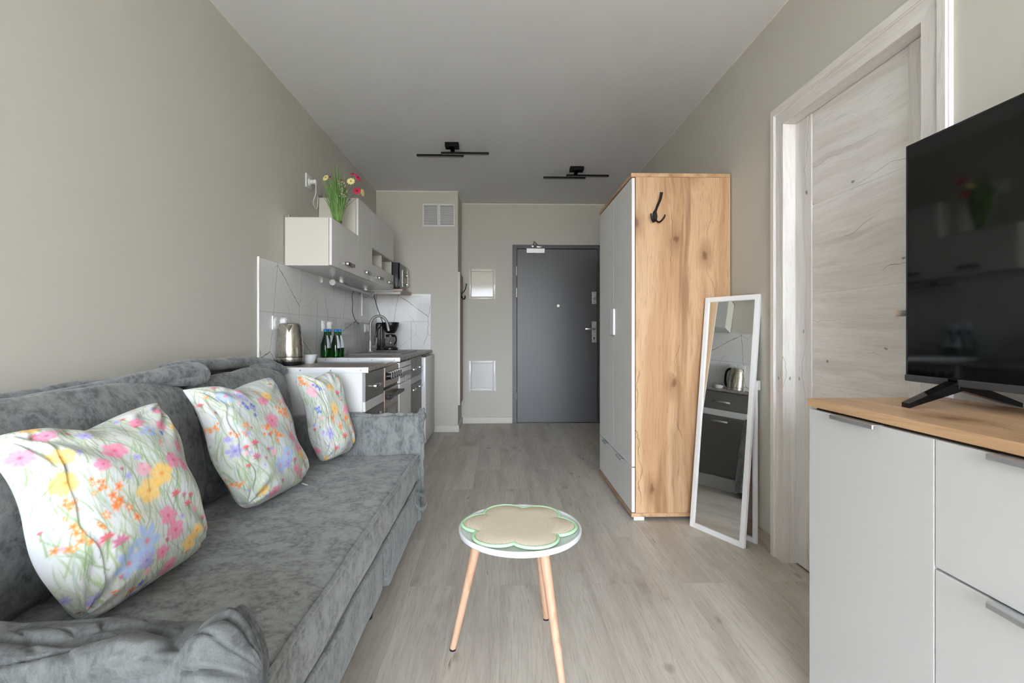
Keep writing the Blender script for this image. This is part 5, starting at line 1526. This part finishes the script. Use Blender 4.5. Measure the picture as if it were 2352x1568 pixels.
p1q = [(150, 1300), (905, 975), (735, 275), (5, 440)]
p1f = [('pink', 325, 565, .062), ('yellow', 495, 692, .070), ('yellow', 430, 765, .072), ('lpink', 410, 672, .045), ('orange', 290, 820, .080), ('orange', 755, 690, .050), ('orange', 785, 535, .040), ('pink', 580, 625, .055), ('pink', 655, 638, .048), ('pink', 685, 538, .050),
       ('pink', 515, 880, .060), ('pink', 548, 945, .062), ('pink', 540, 1095, .062), ('red', 575, 780, .035), ('mag', 628, 782, .022), ('red', 655, 820, .035), ('red', 780, 870, .026), ('red', 708, 492, .025), ('blue', 380, 990, .078), ('blue', 300, 1072, .070), ('violet', 378, 1072, .055),
       ('cobalt', 385, 1185, .075), ('yellow', 655, 995, .060), ('yellow', 705, 940, .052), ('orange', 795, 995, .045), ('orange', 600, 1180, .055), ('orange', 665, 1080, .042), ('orange', 145, 940, .055), ('orange', 130, 798, .040), ('yellow', 122, 700, .060), ('yellow', 130, 582, .055), ('pink', 45, 555, .052),
       ('yellow', 695, 440, .045), ('pink', 615, 430, .045), ('orange', 700, 300, .035), ('pink', 660, 345, .045), ('orange', 745, 385, .030), ('violet', 840, 810, .050), ('cobalt', 878, 815, .030), ('orange', 830, 900, .030), ('pink', 735, 1065, .045), ('mag', 260, 980, .045), ('red', 215, 955, .035), ('blue', 525, 465, .045),
       ('cobalt', 590, 470, .028), ('pink', 510, 400, .045), ('pink', 240, 640, .040), ('orange', 225, 735, .042), ('violet', 190, 1190, .040), ('lpink', 700, 840, .030), ('yellow', 90, 430, .045), ('pink', 130, 465, .040), ('violet', 250, 465, .040), ('pink', 470, 1040, .045)]
pillow('large floral throw pillow at the near end of the sofa', [(-.905, 1.055, .425), (-.875, 1.475, .428), (-1.045, 1.515, .855), (-1.090, 1.065, .845)], .105, p1f, p1q, 11, N=290, hem=-.80)

p2q = [(500, 1390), (1110, 1050), (740, 190), (85, 285)]
p2f = [('cobalt', 385, 485, .065), ('yellow', 545, 375, .055), ('orange', 640, 512, .052), ('orange', 715, 555, .058), ('orange', 525, 685, .062), ('orange', 620, 740, .065), ('pink', 570, 610, .070), ('pink', 715, 440, .048), ('pink', 495, 425, .055), ('pink', 770, 745, .055), ('pink', 820, 840, .055), ('pink', 655, 1220, .060),
       ('pink', 830, 1010, .050), ('red', 425, 805, .042), ('mag', 535, 860, .026), ('yellow', 865, 885, .048), ('yellow', 560, 1205, .050), ('orange', 920, 950, .040), ('orange', 885, 1035, .048), ('orange', 375, 1080, .045), ('orange', 420, 1140, .040), ('blue', 705, 900, .065), ('blue', 660, 995, .065), ('blue', 235, 385, .060),
       ('violet', 340, 850, .055), ('violet', 730, 980, .045), ('violet', 330, 375, .050), ('orange', 760, 220, .035), ('orange', 810, 420, .050), ('orange', 985, 720, .035), ('orange', 940, 615, .042), ('orange', 365, 650, .035), ('orange', 305, 710, .035), ('violet', 855, 690, .050), ('pink', 950, 1055, .045), ('mag', 450, 920, .042),
       ('red', 880, 430, .022), ('red', 900, 510, .020), ('violet', 735, 305, .045), ('orange', 225, 640, .035), ('pink', 1065, 1030, .040), ('red', 690, 1130, .030), ('orange', 640, 435, .032), ('pink', 340, 310, .045), ('violet', 1000, 900, .040), ('lpink', 580, 885, .030), ('pink', 580, 1370, .035), ('mag', 790, 945, .032)]
pillow('tilted floral throw pillow in the middle of the sofa', [(-.915, 1.745, .425), (-.845, 2.150, .425), (-1.030, 2.190, .870), (-1.060, 1.680, .880)], .105, p2f, p2q, 23, N=230, hem=-.82, zip_=True)

p3q = [(1290, 930), (1575, 790), (1360, 140), (1110, 155)]
p3f = [('orange', 1132, 215, .085), ('cobalt', 1190, 262, .065), ('yellow', 1268, 268, .070), ('red', 1320, 335, .055), ('pink', 1425, 395, .065), ('lpink', 1168, 312, .075), ('pink', 1390, 475, .065), ('yellow', 1300, 465, .085), ('orange', 1295, 545, .070), ('orange', 1402, 530, .070), ('orange', 1355, 600, .065), ('orange', 1442, 592, .060),
       ('cobalt', 1205, 475, .050), ('violet', 1290, 670, .075), ('red', 1380, 698, .060), ('red', 1340, 800, .055), ('yellow', 1142, 590, .070), ('yellow', 1490, 520, .070), ('orange', 1345, 212, .060), ('pink', 1112, 540, .060), ('pink', 1500, 650, .060), ('yellow', 1515, 740, .065), ('violet', 1240, 890, .060), ('pink', 1260, 815, .060),
       ('violet', 1440, 760, .055), ('orange', 1190, 690, .055), ('yellow', 1310, 890, .055), ('pink', 1540, 790, .060), ('orange', 1170, 745, .045), ('violet', 1120, 470, .055), ('red', 1440, 340, .035), ('mag', 1520, 585, .040)]
pillow('small looking floral throw pillow against the far armrest', [(-.880, 2.405, .425), (-.775, 2.610, .455), (-.895, 2.625, .868), (-.985, 2.395, .866)], .095, p3f, p3q, 37, N=170, hem=-.55, pinch=.03)
